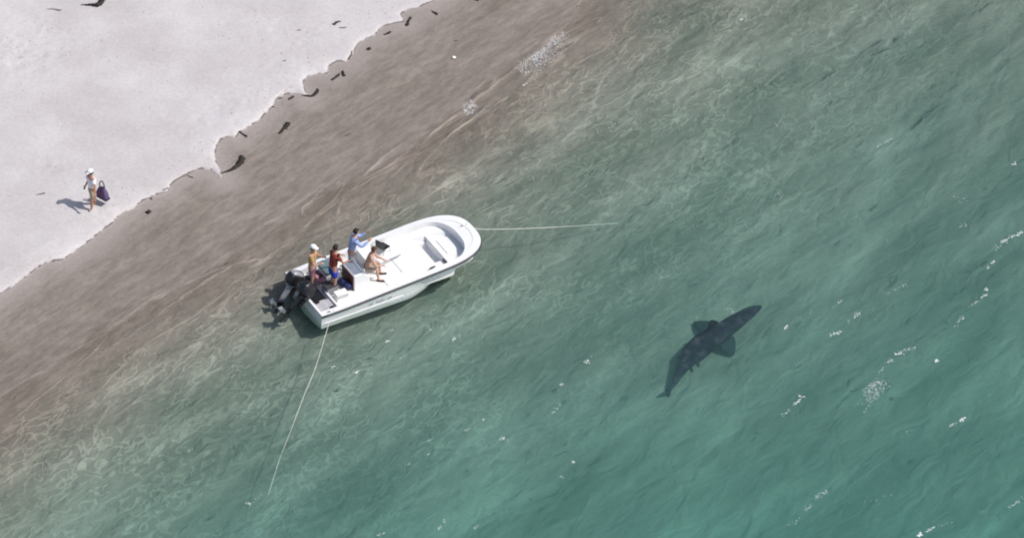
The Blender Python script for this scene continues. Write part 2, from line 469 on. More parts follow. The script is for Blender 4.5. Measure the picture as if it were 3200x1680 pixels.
    light_lines = mul(mul(mul(q3.outputs[0], q4.outputs[0]), q5.outputs[0]), q6.outputs[0])
    mxm = N.new('ShaderNodeMath'); mxm.operation = 'MAXIMUM'; L.new(crest, mxm.inputs[0]); L.new(light_lines, mxm.inputs[1]); crest = mxm.outputs[0]  # crest holds the painted caustic and wave-front light, also used as slight relief
    # uneven bottom
    nu = N.new('ShaderNodeTexNoise'); nu.inputs['Scale'].default_value = 1.25; nu.inputs['Detail'].default_value = 3.5; nu.inputs['Roughness'].default_value = 0.5; nu.inputs['Distortion'].default_value = 0.8
    mp5 = N.new('ShaderNodeMapping'); mp5.inputs['Scale'].default_value = (0.6, 1.15, 1); L.new(mp.outputs[0], mp5.inputs[0]); L.new(mp5.outputs[0], nu.inputs['Vector'])
    b6 = mrange(adw.outputs['Fac'], -0.5, 3.0)
    uneven = mul(nu.outputs['Fac'], b6.outputs[0])
    cs = N.new('ShaderNodeMath'); cs.operation = 'MULTIPLY_ADD'; L.new(crest, cs.inputs[0]); cs.inputs[1].default_value = 0.46; cs.inputs[2].default_value = 0.91  # caustic and wave-front light brightens the base colour here
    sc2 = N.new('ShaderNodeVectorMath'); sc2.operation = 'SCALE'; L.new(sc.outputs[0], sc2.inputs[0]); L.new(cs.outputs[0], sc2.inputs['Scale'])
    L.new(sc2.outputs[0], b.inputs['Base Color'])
    ro = N.new('ShaderNodeMapRange'); L.new(fdry.outputs[0], ro.inputs[0])
    ro.inputs[3].default_value = 0.55; ro.inputs[4].default_value = 0.95
    L.new(ro.outputs[0], b.inputs['Roughness'])
    b.inputs['Specular IOR Level'].default_value = 0.3
    n1 = noise(4.0, 8, 0.72); bp = N.new('ShaderNodeBump')
    bp.inputs['Strength'].default_value = 0.6; bp.inputs['Distance'].default_value = 0.03
    L.new(n1.outputs['Fac'], bp.inputs['Height'])
    bp2 = N.new('ShaderNodeBump'); bp2.inputs['Strength'].default_value = 1.0; bp2.inputs['Distance'].default_value = 0.016
    bp3 = N.new('ShaderNodeBump'); bp3.inputs['Strength'].default_value = 1.0; bp3.inputs['Distance'].default_value = 0.17
    L.new(uneven, bp3.inputs['Height']); L.new(bp.outputs[0], bp3.inputs['Normal'])
    L.new(crest, bp2.inputs['Height']); L.new(bp3.outputs[0], bp2.inputs['Normal']); L.new(bp2.outputs[0], b.inputs['Normal'])
    return m
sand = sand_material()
attrs = dict(edge_distance=DE, water_distance=DW, swash_line=wave_lines(X, Y, 0.9, 0.40))
nx = len(xs); fi, fj = np.meshgrid(np.arange(nx - 1), np.arange(len(ys) - 1)); fa = (fj * nx + fi).ravel()
fde = DE.ravel()[fa]; fdw = DW.ravel()[fa]
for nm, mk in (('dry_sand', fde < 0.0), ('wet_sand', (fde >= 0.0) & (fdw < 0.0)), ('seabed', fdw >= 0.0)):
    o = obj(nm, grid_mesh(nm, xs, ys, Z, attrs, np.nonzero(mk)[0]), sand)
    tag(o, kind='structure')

# ------------------------------------------------------------------ the sea: a closed body of water with chop on top
def water_height(X, Y, DW):
    u = X * ALONG.x + Y * ALONG.y; v = X * ALONG.y - Y * ALONG.x
    off = sstep(0, 12, DW)
    wx = v + 0.6 * fbm(u * 0.25, v * 0.25, 2, 61)
    z = 0.07 * off * fbm(u * 0.22, wx * 0.55, 3, 63)
    z = z + (0.012 + 0.030 * off) * fbm(u * 0.9, wx * 1.7, 3, 65)
    z = z + 0.006 * fbm(u * 3.2, wx * 4.6, 2, 67)
    z = z + 0.35 * wave_lines(X, Y, 1.0, 1.0)
    return z
WZ = water_height(X, Y, DW)
fade_edge = np.exp(-np.maximum(np.maximum(np.abs(X) - 20, 0), np.maximum(np.abs(Y) - 18, 0)) / 10)
WZ = WZ * fade_edge
wm = grid_mesh('water', xs, ys, WZ, dict(water_distance=DW))
# close the body with sides and a floor well under the sea bed
bmw = bmesh.new(); bmw.from_mesh(wm)
be = [e for e in bmw.edges if len(e.link_faces) == 1]
r = bmesh.ops.extrude_edge_only(bmw, edges=be)
nv = [v for v in r['geom'] if isinstance(v, bmesh.types.BMVert)]
for v in nv: v.co.z = -11.0
ne = [e for e in r['geom'] if isinstance(e, bmesh.types.BMEdge) and all(abs(v.co.z + 11) < 1e-4 for v in e.verts)]
x0, x1, y0, y1 = xs[0], xs[-1], ys[0], ys[-1]
bmesh.ops.contextual_create(bmw, geom=ne)
bmesh.ops.recalc_face_normals(bmw, faces=bmw.faces[:])
bmw.to_mesh(wm); bmw.free()

def water_material():
    m = bpy.data.materials.new('sea_water'); m.use_nodes = True
    nt = m.node_tree; N = nt.nodes; L = nt.links; N.clear()
    out = N.new('ShaderNodeOutputMaterial')
    tr = N.new('ShaderNodeBsdfTransparent'); gl = N.new('ShaderNodeBsdfGlossy'); gl.inputs['Roughness'].default_value = 0.12
    fr = N.new('ShaderNodeFresnel'); fr.inputs['IOR'].default_value = 1.333
    mx = N.new('ShaderNodeMixShader')
    geo = N.new('ShaderNodeNewGeometry')
    mp = N.new('ShaderNodeMapping'); mp.inputs['Rotation'].default_value = (0, 0, -math.atan2(ALONG.y, ALONG.x))
    L.new(geo.outputs['Position'], mp.inputs[0])
    mp2 = N.new('ShaderNodeMapping'); mp2.inputs['Scale'].default_value = (0.55, 1.15, 1); L.new(mp.outputs[0], mp2.inputs[0])
    n1 = N.new('ShaderNodeTexNoise'); n1.inputs['Scale'].default_value = 2.6; n1.inputs['Detail'].default_value = 4; n1.inputs['Roughness'].default_value = 0.5
    n1.inputs['Distortion'].default_value = 0.5
    L.new(mp2.outputs[0], n1.inputs['Vector'])
    bp = N.new('ShaderNodeBump'); bp.inputs['Strength'].default_value = 1.0; bp.inputs['Distance'].default_value = 0.075
    L.new(n1.outputs['Fac'], bp.inputs['Height'])
    L.new(bp.outputs[0], gl.inputs['Normal'])
    bpf = N.new('ShaderNodeBump'); bpf.inputs['Strength'].default_value = 1.0; bpf.inputs['Distance'].default_value = 0.05
    L.new(n1.outputs['Fac'], bpf.inputs['Height']); L.new(bpf.outputs[0], fr.inputs['Normal'])
    L.new(fr.outputs[0], mx.inputs[0]); L.new(tr.outputs[0], mx.inputs[1]); L.new(gl.outputs[0], mx.inputs[2])
    L.new(mx.outputs[0], out.inputs['Surface'])
    ab = N.new('ShaderNodeVolumeAbsorption'); ab.inputs['Color'].default_value = (0.0, 0.80, 0.735, 1); ab.inputs['Density'].default_value = 0.225
    vs = N.new('ShaderNodeVolumeScatter'); vs.inputs['Color'].default_value = (0.58, 0.80, 0.90, 1); vs.inputs['Density'].default_value = 0.090
    vs.inputs['Anisotropy'].default_value = 0.0
    ad = N.new('ShaderNodeAddShader'); L.new(ab.outputs[0], ad.inputs[0]); L.new(vs.outputs[0], ad.inputs[1])
    L.new(ad.outputs[0], out.inputs['Volume'])
    return m
wmat = water_material()
sea = obj('water', wm, wmat); tag(sea, kind='structure')

# ------------------------------------------------------------------ foam and whitecaps; some white flakes stand in for glints and sky glare
def foam_glint_bm():
    bm = BM()
    R = random.Random(5)
    def flake(p, s):
        n = R.choice((5, 6, 7)); a0 = R.random() * 6.3
        el = R.uniform(0.5, 1.0); rot = R.uniform(0.5, 1.2)
        top = bm.verts.new((p.x, p.y, s * 0.28 + p.z))
        ring = []
        for k in range(n):
            a = a0 + 2 * math.pi * k / n; rr = s * R.uniform(0.6, 1.25)
            x, y = rr * math.cos(a), rr * math.sin(a) * el
            ring.append(bm.verts.new((p.x + x * math.cos(rot) - y * math.sin(rot), p.y + x * math.sin(rot) + y * math.cos(rot), p.z - 0.01)))
        for k in range(n): bm.faces.new((top, ring[k], ring[(k + 1) % n]))
        bm.faces.new(ring[::-1])
    def wz(x, y):
        i = min(max(np.searchsorted(xs, x), 0), len(xs) - 1); j = min(max(np.searchsorted(ys, y), 0), len(ys) - 1)
        return float(WZ[j, i])
    def streak(x0, y0, x1, y1, wd, n, s):
        for _ in range(n):
            t = R.random(); q = (R.gauss(0, 0.5)) * wd
            dx, dy = x1 - x0, y1 - y0; l = math.hypot(dx, dy) + 1e-6
            p = at(x0 + dx * t - dy / l * q + R.gauss(0, 2), y0 + dy * t + dx / l * q + R.gauss(0, 2), 0)
            p.z = wz(p.x, p.y)
            flake(p, s * 0.72 * R.uniform(0.35, 1.3))
    for a in STREAKS: streak(*a)
    for pl, h, wd in WAVES:
        for (xa, ya), (xb, yb) in zip(pl[:-1], pl[1:]):
            m = max(1, int(math.hypot(xb - xa, yb - ya) / 22))
            for k in range(m):
                if R.random() < 0.35: continue
                t0, t1 = k / m, (k + 1) / m
                streak(xa + (xb - xa) * t0, ya + (yb - ya) * t0, xa + (xb - xa) * t1, ya + (yb - ya) * t1, 2.5, R.choice((5, 9, 14)), .012)
    return bm
STREAKS = [
 (1812,-8,1806,24,3,26,.030),(1632,267,1648,260,3,14,.035),(1625,225,1752,90,46,1900,.021),(1660,190,1740,110,34,600,.026),
 (1446,345,1480,322,24,200,.030),(1455,352,1482,352,4,22,.03),(2310,62,2322,60,3,8,.05),(2285,66,2345,58,10,16,.02),
 (1905,410,1920,380,16,30,.022),(2425,392,2450,370,9,16,.024),(2722,472,2790,432,3,34,.026),(2700,500,2725,472,3,8,.02),
 (3165,514,3178,508,3,12,.045),(2425,600,2445,620,12,20,.022),(2975,610,3020,625,14,24,.024),(3000,705,3025,700,3,14,.03),
 (3175,735,3192,728,3,22,.045),(3150,742,3170,738,3,20,.035),(3128,756,3150,752,4,22,.04),(3105,778,3130,765,8,18,.025),
 (3100,822,3108,818,3,10,.04),(3084,836,3092,832,3,10,.042),(3078,905,3084,903,3,10,.042),(3065,930,3084,920,3,22,.034),(3045,948,3060,938,4,18,.034),
 (3020,965,3045,950,6,12,.022),(2990,1010,3012,990,5,22,.03),(2980,1025,2992,1018,4,8,.024),(2795,905,2835,885,4,22,.026),(2770,918,2785,915,4,8,.024),
 (2605,958,2630,935,4,24,.026),(2665,988,2690,972,3,26,.034),(2640,1008,2662,992,5,14,.022),(2596,1048,2628,1034,4,36,.034),
 (2451,1024,2464,1021,2,14,.048),(2470,1010,2540,975,7,20,.02),(2825,1094,2860,1088,3,18,.034),(2796,1107,2822,1104,3,24,.04),(2770,1136,2790,1124,4,22,.032),
 (2745,1170,2765,1145,5,16,.024),(2922,1127,2934,1126,3,16,.042),(2715,1200,2745,1235,44,330,.022),(2735,1194,2758,1194,3,16,.034),(2700,1285,2718,1262,4,14,.024),
 (2495,1236,2515,1234,3,18,.04),(2482,1260,2500,1248,3,26,.038),(2440,1300,2470,1275,4,22,.022),(3000,1312,3020,1302,3,26,.042),(2968,1330,2992,1318,4,18,.03),
 (3150,1582,3200,1552,5,36,.03),(3060,1600,3080,1590,5,8,.02),(2545,1555,2585,1530,6,40,.03),(2510,1590,2540,1570,7,26,.026),(2465,1640,2500,1610,8,16,.022),
 (2868,1672,2882,1664,3,24,.05),(2890,1660,2920,1645,3,28,.036),(2920,1644,2975,1628,3,16,.022),(2690,1572,2790,1545,4,20,.02),(2830,1345,2870,1335,5,14,.022),
 (2055,868,2095,852,4,20,.022),(1829,1128,1842,1122,3,18,.042),(1845,1115,1905,1065,5,22,.02),(1750,1197,1758,1193,2,12,.036),
 (1718,1292,1752,1258,5,30,.024),(1562,1372,1582,1362,3,18,.034),(1575,1380,1600,1370,10,14,.02),(1505,1310,1516,1306,3,10,.032),(1785,1442,1795,1438,3,14,.036),(1750,1488,1758,1486,3,8,.03),
 (1335,1378,1350,1370,3,9,.026),(1450,1346,1468,1338,3,14,.026),(1106,1163,1118,1160,3,16,.042),(1204,1064,1218,1060,3,14,.034),(1412,1060,1422,1056,2,14,.042),
 (1342,1030,1350,1028,2,8,.035),(1220,1032,1230,1024,4,10,.025),(1250,1115,1272,1105,4,14,.022),(1325,1085,1340,1078,4,8,.022),(1038,1145,1048,1142,2,8,.034),
 (770,1575,782,1572,2,14,.036),(783,1574,830,1540,5,20,.02),(1364,1652,1380,1642,3,14,.03),(1178,1668,1200,1660,3,12,.03),(1270,1452,1285,1448,3,7,.03),
 (585,1408,600,1400,5,18,.024),(2268,950,2290,975,18,34,.020),(1300,1000,1370,955,8,36,.02),(1430,872,1475,850,5,18,.02),(1830,900,1850,880,8,10,.02),
 (2130,1010,2180,990,6,8,.02),(1335,1420,1345,1415,3,6,.026),(1480,1650,1495,1642,4,10,.026),(1385,1628,1390,1624,3,6,.03),
]
fo = obj('foam_and_glints', foam_glint_bm(), M['foam_glint'])
tag(fo, kind='stuff')

# ------------------------------------------------------------------ seaweed and other wrack; some dark clumps stand in for shadows at the scarp
wr = random.Random(3)
def clump(name, pts, rad, m, label, cat='seaweed', group='seaweed left along the tide line, some clumps stand in for shadows', zz=0.0, lump=True):
    """a knotted heap of weed, or a stand-in for shadow, laid along a bent line; pts in photo pixels"""
    P = [at_ground(x, y) for x, y in pts]
    if len(P) == 1: P = [P[0] + Vector((-0.05, -0.02, 0)), P[0] + Vector((0.05, 0.02, 0))]
    base = sum(P, Vector()) / len(P); base.z = min(p.z for p in P)
    bm = BM()
    # resample
    Q = []
    for a, b in zip(P[:-1], P[1:]):
        n = max(2, int((b - a).length / 0.06))
        for k in range(n): Q.append(a.lerp(b, k / n))
    Q.append(P[-1])
    rr = []
    for i in range(len(Q)):
        t = i / (len(Q) - 1); f = t * (len(rad) - 1); k = min(int(f), len(rad) - 2); rr.append(rad[k] * (1 - f + k) + rad[k + 1] * (f - k))
    off = Vector((0, 0, zz))
    tube(bm, [q - base + off + Vector((wr.uniform(-.012, .012), wr.uniform(-.012, .012), r * 0.35)) for q, r in zip(Q, rr)],
         [r * wr.uniform(0.8, 1.2) for r in rr], 8, flat=0.75)
    if lump:
        for q, r in zip(Q, rr):
            for _ in range(3):
                a = wr.uniform(0, 6.28); l = r * wr.uniform(1.0, 2.0)
                e = q - base + off + Vector((math.cos(a) * l, math.sin(a) * l, wr.uniform(0.0, 0.03)))
                tube(bm, [q - base + off + Vector((0, 0, r * 0.4)), (q - base + off).lerp(e, .6) + Vector((0, 0, r * 0.6)), e], [r * .35, r * .28, r * .1], 5, flat=0.5)
    o = obj(name, bm, m, smooth=True); o.location = base
    return tag(o, label, cat, group)
W = M['weed']; W2 = M['weed2']
clump('seaweed', [(753,490),(756,502),(748,514),(733,526),(714,535),(694,541)], [.075,.10,.085,.06,.035,.02], W, 'long black crescent of seaweed curling below the round wet lobe of sand')
clump('seaweed', [(900,389),(890,400),(872,419)], [.085,.06,.03], W, 'black tadpole shaped seaweed lying alone on the wet sand below the tide line')
clump('seaweed', [(746,409),(758,419),(770,427)], [.02,.03,.05], W, 'thin black weed strand at the top of the round wet lobe')
clump('seaweed', [(946,296),(962,300),(976,302),(988,292),(994,283)], [.02,.035,.05,.055,.06], W, 'black hook shaped weed at the point of the sand scallop')
clump('seaweed', [(902,311),(917,303)], [.03,.04], W, 'small dark weed knot just left of the hook shaped weed')
clump('seaweed', [(852,335)], [.025,.025], W, 'tiny dark weed speck at the foot of a sand scallop')
clump('seaweed', [(877,308)], [.022,.022], W, 'tiny dark weed speck on the crest of the sand edge')
clump('seaweed', [(1039,250),(1050,241),(1060,234)], [.045,.035,.05], W, 'dumbbell shaped black weed, left one of a touching pair')
clump('seaweed', [(1070,224),(1075,238)], [.045,.055], W, 'stubby black weed, right one of a touching pair')
clump('seaweed', [(1088,186),(1096,176),(1099,160)], [.03,.03,.018], W2, 'grey brown weed strand along a curved step in the sand edge')
clump('seaweed', [(1150,156),(1156,152)], [.05,.05], W, 'round black weed clump on damp sand just below the tide line')
clump('seaweed', [(1200,110),(1208,107),(1217,103)], [.025,.035,.05], W, 'short black weed piece lying on the damp sand edge', )
clump('seaweed', [(1271,80),(1276,68),(1283,56)], [.055,.045,.04], W, 'upright looking black weed bar with blunt ends near the top')
clump('seaweed', [(1350,36),(1359,42),(1367,47)], [.025,.04,.055], W, 'black comma shaped weed on damp sand near the top edge')
clump('seaweed', [(1478,-3),(1495,2)], [.05,.045], W, 'black weed cut by the top edge of the view on wet sand')
clump('seaweed', [(1043,79),(1050,72),(1062,68)], [.05,.045,.03], W, 'black weed lying up on the dry sand above the tide line')
clump('seaweed', [(1060,87),(1072,88),(1084,86)], [.015,.025,.012], W2, 'thin grey weed sliver beside the black weed on dry sand')
clump('seaweed', [(890,190)], [.018,.018], W2, 'faint brown weed speck alone on the dry sand')
clump('seaweed', [(934,95)], [.018,.018], W2, 'faint weed speck on dry sand left of the black weed')
clump('seaweed', [(460,667),(467,661)], [.065,.065], W, 'round black weed clump nearest the beach walker')
clump('seaweed', [(470,618),(474,624)], [.03,.03], W2, 'small grey weed bit above the round clump near the walker')
clump('seaweed', [(510,592),(524,588)], [.02,.025], W2, 'flat brown weed strip on the sand edge between walker and lobe')
clump('seaweed', [(586,548),(602,555)], [.018,.025], W2, 'slanting brown weed strip inside a shallow sand scallop')
clump('seaweed', [(113,608),(126,607),(141,604)], [.01,.02,.03], W2, 'thin brown stick of weed on dry sand left of the walker')
clump('seaweed', [(1424,128)], [.02,.02], W2, 'faint brown speck of weed on the wet sand above a white shell')
clump('seaweed', [(1081,425),(1096,418)], [.014,.018], W2, 'faint brown weed scraps in the middle of the wet sand')
clump('seaweed', [(146,29),(170,30),(188,34)], [.008,.02,.03], W2, 'thin grey weed strand on dry sand near the upper left')
clump('driftwood', [(252,16),(275,17),(298,18)], [.015,.045,.07], M['weed'], 'black driftwood branch tapering left at the upper left edge', 'driftwood', None)
clump('driftwood', [(298,20),(314,14),(320,-6)], [.08,.10,.06], M['weed'], 'thick black driftwood stump leaning out of the top edge', 'driftwood', None)
# a shell
bm = BM(); p = at_ground(1418, 182)
vs = ellipsoid(bm, (0, 0, 0.03), (0.075, 0.06, 0.045))
for v in vs:
    if v.co.z < 0.0: v.co.z = 0.0
    v.co *= 1 + 0.07 * math.cos(9 * math.atan2(v.co.y, v.co.x))
o = obj('seashell', bm, M['shell'], smooth=True); o.location = p
tag(o, 'single white shell lying on the brown wet sand', 'shell')

bm = BM(); R3 = random.Random(9)
zones = [(110,150,90,60,70),(50,205,70,40,50),(900,90,110,70,60),(820,330,70,60,40),(1240,45,60,30,40),(600,400,300,200,60),(350,120,320,120,50),(170,620,160,90,40),(430,640,60,50,40),(640,480,60,60,30),(900,300,60,30,40),(700,520,160,90,30)]
pos = []
for zx, zy, sx, sy, n in zones:
    for _ in range(n):
        pos.append((R3.gauss(zx, sx), R3.gauss(zy, sy)))
pw = [at(x, y, .75) for x, y in pos]
zz = terrain(np.array([p.x for p in pw]), np.array([p.y for p in pw]))
for p, z, dw in zip(pw, zz[0], zz[1]):
    if dw > -1.5: continue
    s_ = R3.uniform(.007, .019); M_ = Matrix.Translation((p.x, p.y, z + s_ * .2)) @ Matrix.Rotation(R3.uniform(0, 6.28), 4, 'Z') @ Matrix.Diagonal((s_ * R3.uniform(1, 2.2), s_, s_ * .6, 1))
    bmesh.ops.create_icosphere(bm, subdivisions=1, radius=1.0, matrix=M_)
tag(obj('beach_debris', bm, M['debris']), kind='stuff')

# ------------------------------------------------------------------ the boat
YAW = math.radians(29.2)
BL = 6.34
BZ = -0.19
sp = at(948, 918.8, 0.62 + BZ)
boat = empty('motorboat', (sp.x, sp.y, BZ), YAW, 'white open motorboat with blunt bow anchored off the beach', 'boat')
def bl(px, py, z):
    """photo pixel at height z -> boat coordinates"""
    p = at(px, py, z + BZ); d = p - boat.location
    c, s = math.cos(-YAW), math.sin(-YAW)
    return Vector((d.x * c - d.y * s, d.x * s + d.y * c, z))
HB = 1.344
def gun_b(x):
    s = 4.19
    w = HB - 0.05 * max(0, (0.8 - x)) 
    if x <= s: return w
    t = min(1, (x - s) / (BL - s)); return w * max(0.0, 1 - t ** 3.15) ** 0.373
def gun_z(x): return 0.61 + 0.058 * x
def chine_b(x):
    s = 3.1
    if x <= s: return 1.24
    t = min(1, (x - s) / (6.2 - s)); return 1.24 * max(0.0, 1 - t ** 1.6) ** 1.15
def chine_z(x): return 0.04 + 0.62 * max(0, (x - 3.2) / 3.1) ** 1.7
def keel_z(x): return -0.16 + 0.98 * max(0, (x - 2.9) / 3.3) ** 1.6
def outline(inset=0.0, x0=0.0, n=60, zf=gun_z, dz=0.0):
    """gunwale outline, from stern starboard round the bow to stern port"""
    pts = []
    for k in range(n + 1):
        t = k / n
        x = x0 + (BL - inset - x0) * (math.sin(t * math.pi / 2) ** 0.9)
        xx = min(BL, x0 + (BL - x0) * (math.sin(t * math.pi / 2) ** 0.9))
        b = max(0, gun_b(xx) - inset) if k < n else 0
        pts.append((x, b))
    P = [Vector((x, -b, zf(x) + dz)) for x, b in pts] + [Vector((x, b, zf(x) + dz)) for x, b in pts[-2::-1]]
    return P
# hull shell
bm = BM()
rings = []
NS = 40
for k in range(NS + 1):
    x = BL * (math.sin(k / NS * math.pi / 2) ** 0.9)
    gb, gz = gun_b(x), gun_z(x)
    cb, cz = min(chine_b(min(x, 5.95)), gb), chine_z(x)
    fl = 0.55 - 0.22 * min(1, max(0, (x - 3.2) / 1.6))
    kz = min(keel_z(x), gz - 0.05)
    cz = min(cz, gz - 0.04)
    xr = x
    half = [(gb, gz), (gb * 0.985 + cb * 0.015, gz - 0.10), (gb * fl + cb * (1 - fl), gz * 0.5 + cz * 0.5), (cb, cz), (cb * 0.55, (cz + kz) / 2 - 0.03), (0.0, kz)]
    ring = [Vector((xr, -b, z)) for b, z in half] + [Vector((xr, b, z)) for b, z in half[-2::-1]]
    rings.append(ring)
loft(bm, rings, cap=False, closed=False)
tv = [bm.verts.new(p) for p in rings[0]]; bm.faces.new(tv)       # transom
obj('hull', bm, M['gel'], boat, smooth=False)
# gunwale cap ring
bm = BM()
IN = 0.20
out = outline(0.0, 0.0, 50); inn = outline(IN, 0.0, 50)
o1 = [bm.verts.new(p + Vector((0, 0, 0.004))) for p in out]; i1 = [bm.verts.new(p + Vector((0, 0, 0.012))) for p in inn]
i2 = [bm.verts.new(Vector((p.x, p.y, 0.30 if p.x < 5.0 else 0.54))) for p in inn]
for k in range(len(out) - 1):
    bm.faces.new((o1[k], o1[k + 1], i1[k + 1], i1[k])); bm.faces.new((i1[k], i1[k + 1], i2[k + 1], i2[k]))
obj('gunwale', bm, M['gel'], boat)
# rub rail
bm = BM()
rp = outline(0.0, 0.0, 50)
tube(bm, [p + Vector((0, 0, -0.055)) + Vector((p.x - 2.5, p.y * 2.5, 0)).normalized() * 0.012 for p in rp], 0.034, 8)
obj('rub_rail', bm, M['rub'], boat, smooth=True)
# spray rail just above the chine, starboard and port
for s in (-1, 1):
    bm = BM()
    tube(bm, [Vector((x, s * (gun_b(x) * 0.35 + min(chine_b(x), gun_b(x)) * 0.65 + 0.012), gun_z(x) * 0.35 + chine_z(x) * 0.65)) for x in np.linspace(0.1, 3.0, 24)], 0.013, 6)
    obj('spray_rail', bm, M['gel'], boat)
# deck: flat sole with a foot well, raised bow platform with a round front
FZ = 0.42
def deck_slab(name, x0, x1, y0, y1, z, m=M['deck'], th=0.12):
    bm = BM(); n = 24; top = []; 
    L_, R_ = [], []
    for k in range(n + 1):
        x = x0 + (x1 - x0) * k / n
        lim = max(0.0, gun_b(min(BL, x + 0.0)) - IN * 1.0 + 0.01) if x < BL - IN else 0.0
        L_.append(Vector((x, min(y1, lim), z))); R_.append(Vector((x, max(y0, -lim), z)))
    ring_t = R_ + L_[::-1]
    vt = [bm.verts.new(p) for p in ring_t]; vb = [bm.verts.new(p - Vector((0, 0, th))) for p in ring_t]
    bm.faces.new(vt); bm.faces.new(vb[::-1])
    for k in range(len(vt)):
        j = (k + 1) % len(vt); bm.faces.new((vt[k], vb[k], vb[j], vt[j]))
    bmesh.ops.remove_doubles(bm, verts=bm.verts[:], dist=1e-4)
    return obj(name, bm, m, boat)
WX0, WX1 = 4.36, 4.95
deck_slab('deck', 0.05, WX0, -2, 2, FZ)
deck_slab('side_deck', WX0, WX1, 0.72, 2, FZ)
deck_slab('side_deck', WX0, WX1, -2, -0.40, FZ)
deck_slab('well_floor', WX0, WX1, -0.40, 0.72, 0.24, M['deck'], 0.05)
bm = BM()
for (a, b) in (((WX0, -.4), (WX0, .72)), ((WX0, .72), (WX1, .72)), ((WX1, .72), (WX1, -.4)), ((WX1, -.4), (WX0, -.4))):
    cx, cy = (a[0] + b[0]) / 2, (a[1] + b[1]) / 2
    box(bm, cx, cy, 0.36 if max(a[0], b[0]) == min(a[0], b[0]) == WX1 else 0.322, abs(a[0] - b[0]) + 0.02, abs(a[1] - b[1]) + 0.02, 0.40 if a[0] == b[0] == WX1 else 0.185)
obj('well_liner', bm, M['gel'], boat)
deck_slab('bow_platform', WX1, BL - 0.55, -1.18, 1.18, FZ + 0.16, th=0.05)
# bow deck: everything forward of a round arc, raised to the gunwale
bm = BM()
cx, ra, rb = 4.80, 0.95, 1.12
inner = []; outer = []
for k in range(33):
    a = -math.pi / 2 + math.pi * k / 32
    inner.append(Vector((cx + ra * abs(math.cos(a)) ** .8, rb * math.copysign(abs(math.sin(a)) ** .85, math.sin(a)), 0)))
oo = [p for p in outline(IN - 0.02, 0.0, 60) if p.x >= cx - 0.4]
def nearest(i, n, L): return L[min(len(L) - 1, int(round(i / (n - 1) * (len(L) - 1))))]
iv, ivb, ov = [], [], []
for i, p in enumerate(inner):
    q = nearest(i, len(inner), oo)
    iv.append(bm.verts.new((p.x, p.y, gun_z(p.x) - 0.005))); ivb.append(bm.verts.new((p.x, p.y, 0.55)))
    ov.append(bm.verts.new((q.x, q.y, gun_z(q.x) - 0.002)))
for i in range(len(inner) - 1):
    bm.faces.new((iv[i], iv[i + 1], ov[i + 1], ov[i])); bm.faces.new((ivb[i], ivb[i + 1], iv[i + 1], iv[i]))
bmesh.ops.remove_doubles(bm, verts=bm.verts[:], dist=1e-4)
obj('bow_deck', bm, M['gel'], boat)
# hatches flush on the decks
def hatch(x, y, sx, sy, z, rz=0.0, m=M['gel']):
    bm = BM(); box(bm, x, y, z + 0.012, sx, sy, 0.024, rz, 0.01)
    return obj('hatch', bm, m, boat)
hatch(5.35, 0.05, 0.42, 0.80, FZ + 0.16); hatch(3.70, 0.1, 0.46, 0.9, FZ)
hatch(2.95, -0.55, 0.45, 0.45, FZ)
# cleats
def cleat(p, rz=0.0, s=1.0, m=M['rub']):
    bm = BM()
    c, sn = math.cos(rz), math.sin(rz)
    for k in (-1, 1): tube(bm, [Vector((k * .035 * c, k * .035 * sn, 0)), Vector((k * .035 * c, k * .035 * sn, .05))], .014 * s, 6)
    tube(bm, [Vector((-.12 * c, -.12 * sn, .045)), Vector((-.05 * c, -.05 * sn, .055)), Vector((.05 * c, .05 * sn, .055)), Vector((.12 * c, .12 * sn, .045))], [.012 * s, .018 * s, .018 * s, .012 * s], 6)
    o = obj('cleat', bm, m, boat, smooth=True); o.location = p; return o
cleat(bl(1290, 737, 0.44), 0.3, 1.3); cleat(bl(1351, 828, 0.60) + Vector((0, 0, -.15)), 0.1, 1.6); cleat((6.1, 0.25, gun_z(6.1)), 0.0, 0.9, M['steel'])
cleat((0.35, -1.27, 0.63), 0, 1.0, M['steel'])
# non-skid stern corner panel and fittings
bm = BM(); box(bm, 0.40, -0.80, FZ + 0.055, 0.55, 0.62, 0.11, 0, 0.02); obj('stern_step', bm, M['panel'], boat)
for (x, y, sx, sy) in ((0.23, -0.50, 0.16, 0.14), (0.55, -0.98, 0.15, 0.12)):
    bm = BM(); box(bm, x, y, FZ + 0.125, sx, sy, 0.03, 0.2, 0.008); obj('rod_holder', bm, M['black'], boat)
bm = BM(); box(bm, 0.045, 0.0, 0.56, 0.085, 2.5, 0.10, 0, 0.01); obj('transom_cap', bm, M['gel'], boat)
bm = BM(); box(bm, 0.72, -0.65, 0.50, 0.07, 1.0, 0.2, 0, 0.01); obj('splash_board', bm, M['gel'], boat)
bm = BM(); box(bm, 0.36, 0.32, FZ + 0.03, 0.52, 1.35, 0.06, 0, 0.01); obj('motor_well_mat', bm, M['black'], boat)
# registration characters on the starboard bow: short strokes, too small to read
for k, w in enumerate((.06, .05, 0, .06, .05, .06, .05, 0, .05, .06)):
    if not w: continue
    x = 1.75 + k * 0.085
    bm = BM()
    yy = -(gun_b(x) * 0.8 + chine_b(x) * 0.2 + 0.004)
    box(bm, x, yy, 0.44, w * 0.35, 0.006, 0.075); box(bm, x + 0.018, yy, 0.44 + (0.025 if k % 2 else -0.025), w * 0.7, 0.006, 0.02)
    obj('registration_mark', bm, M['grey'], boat)
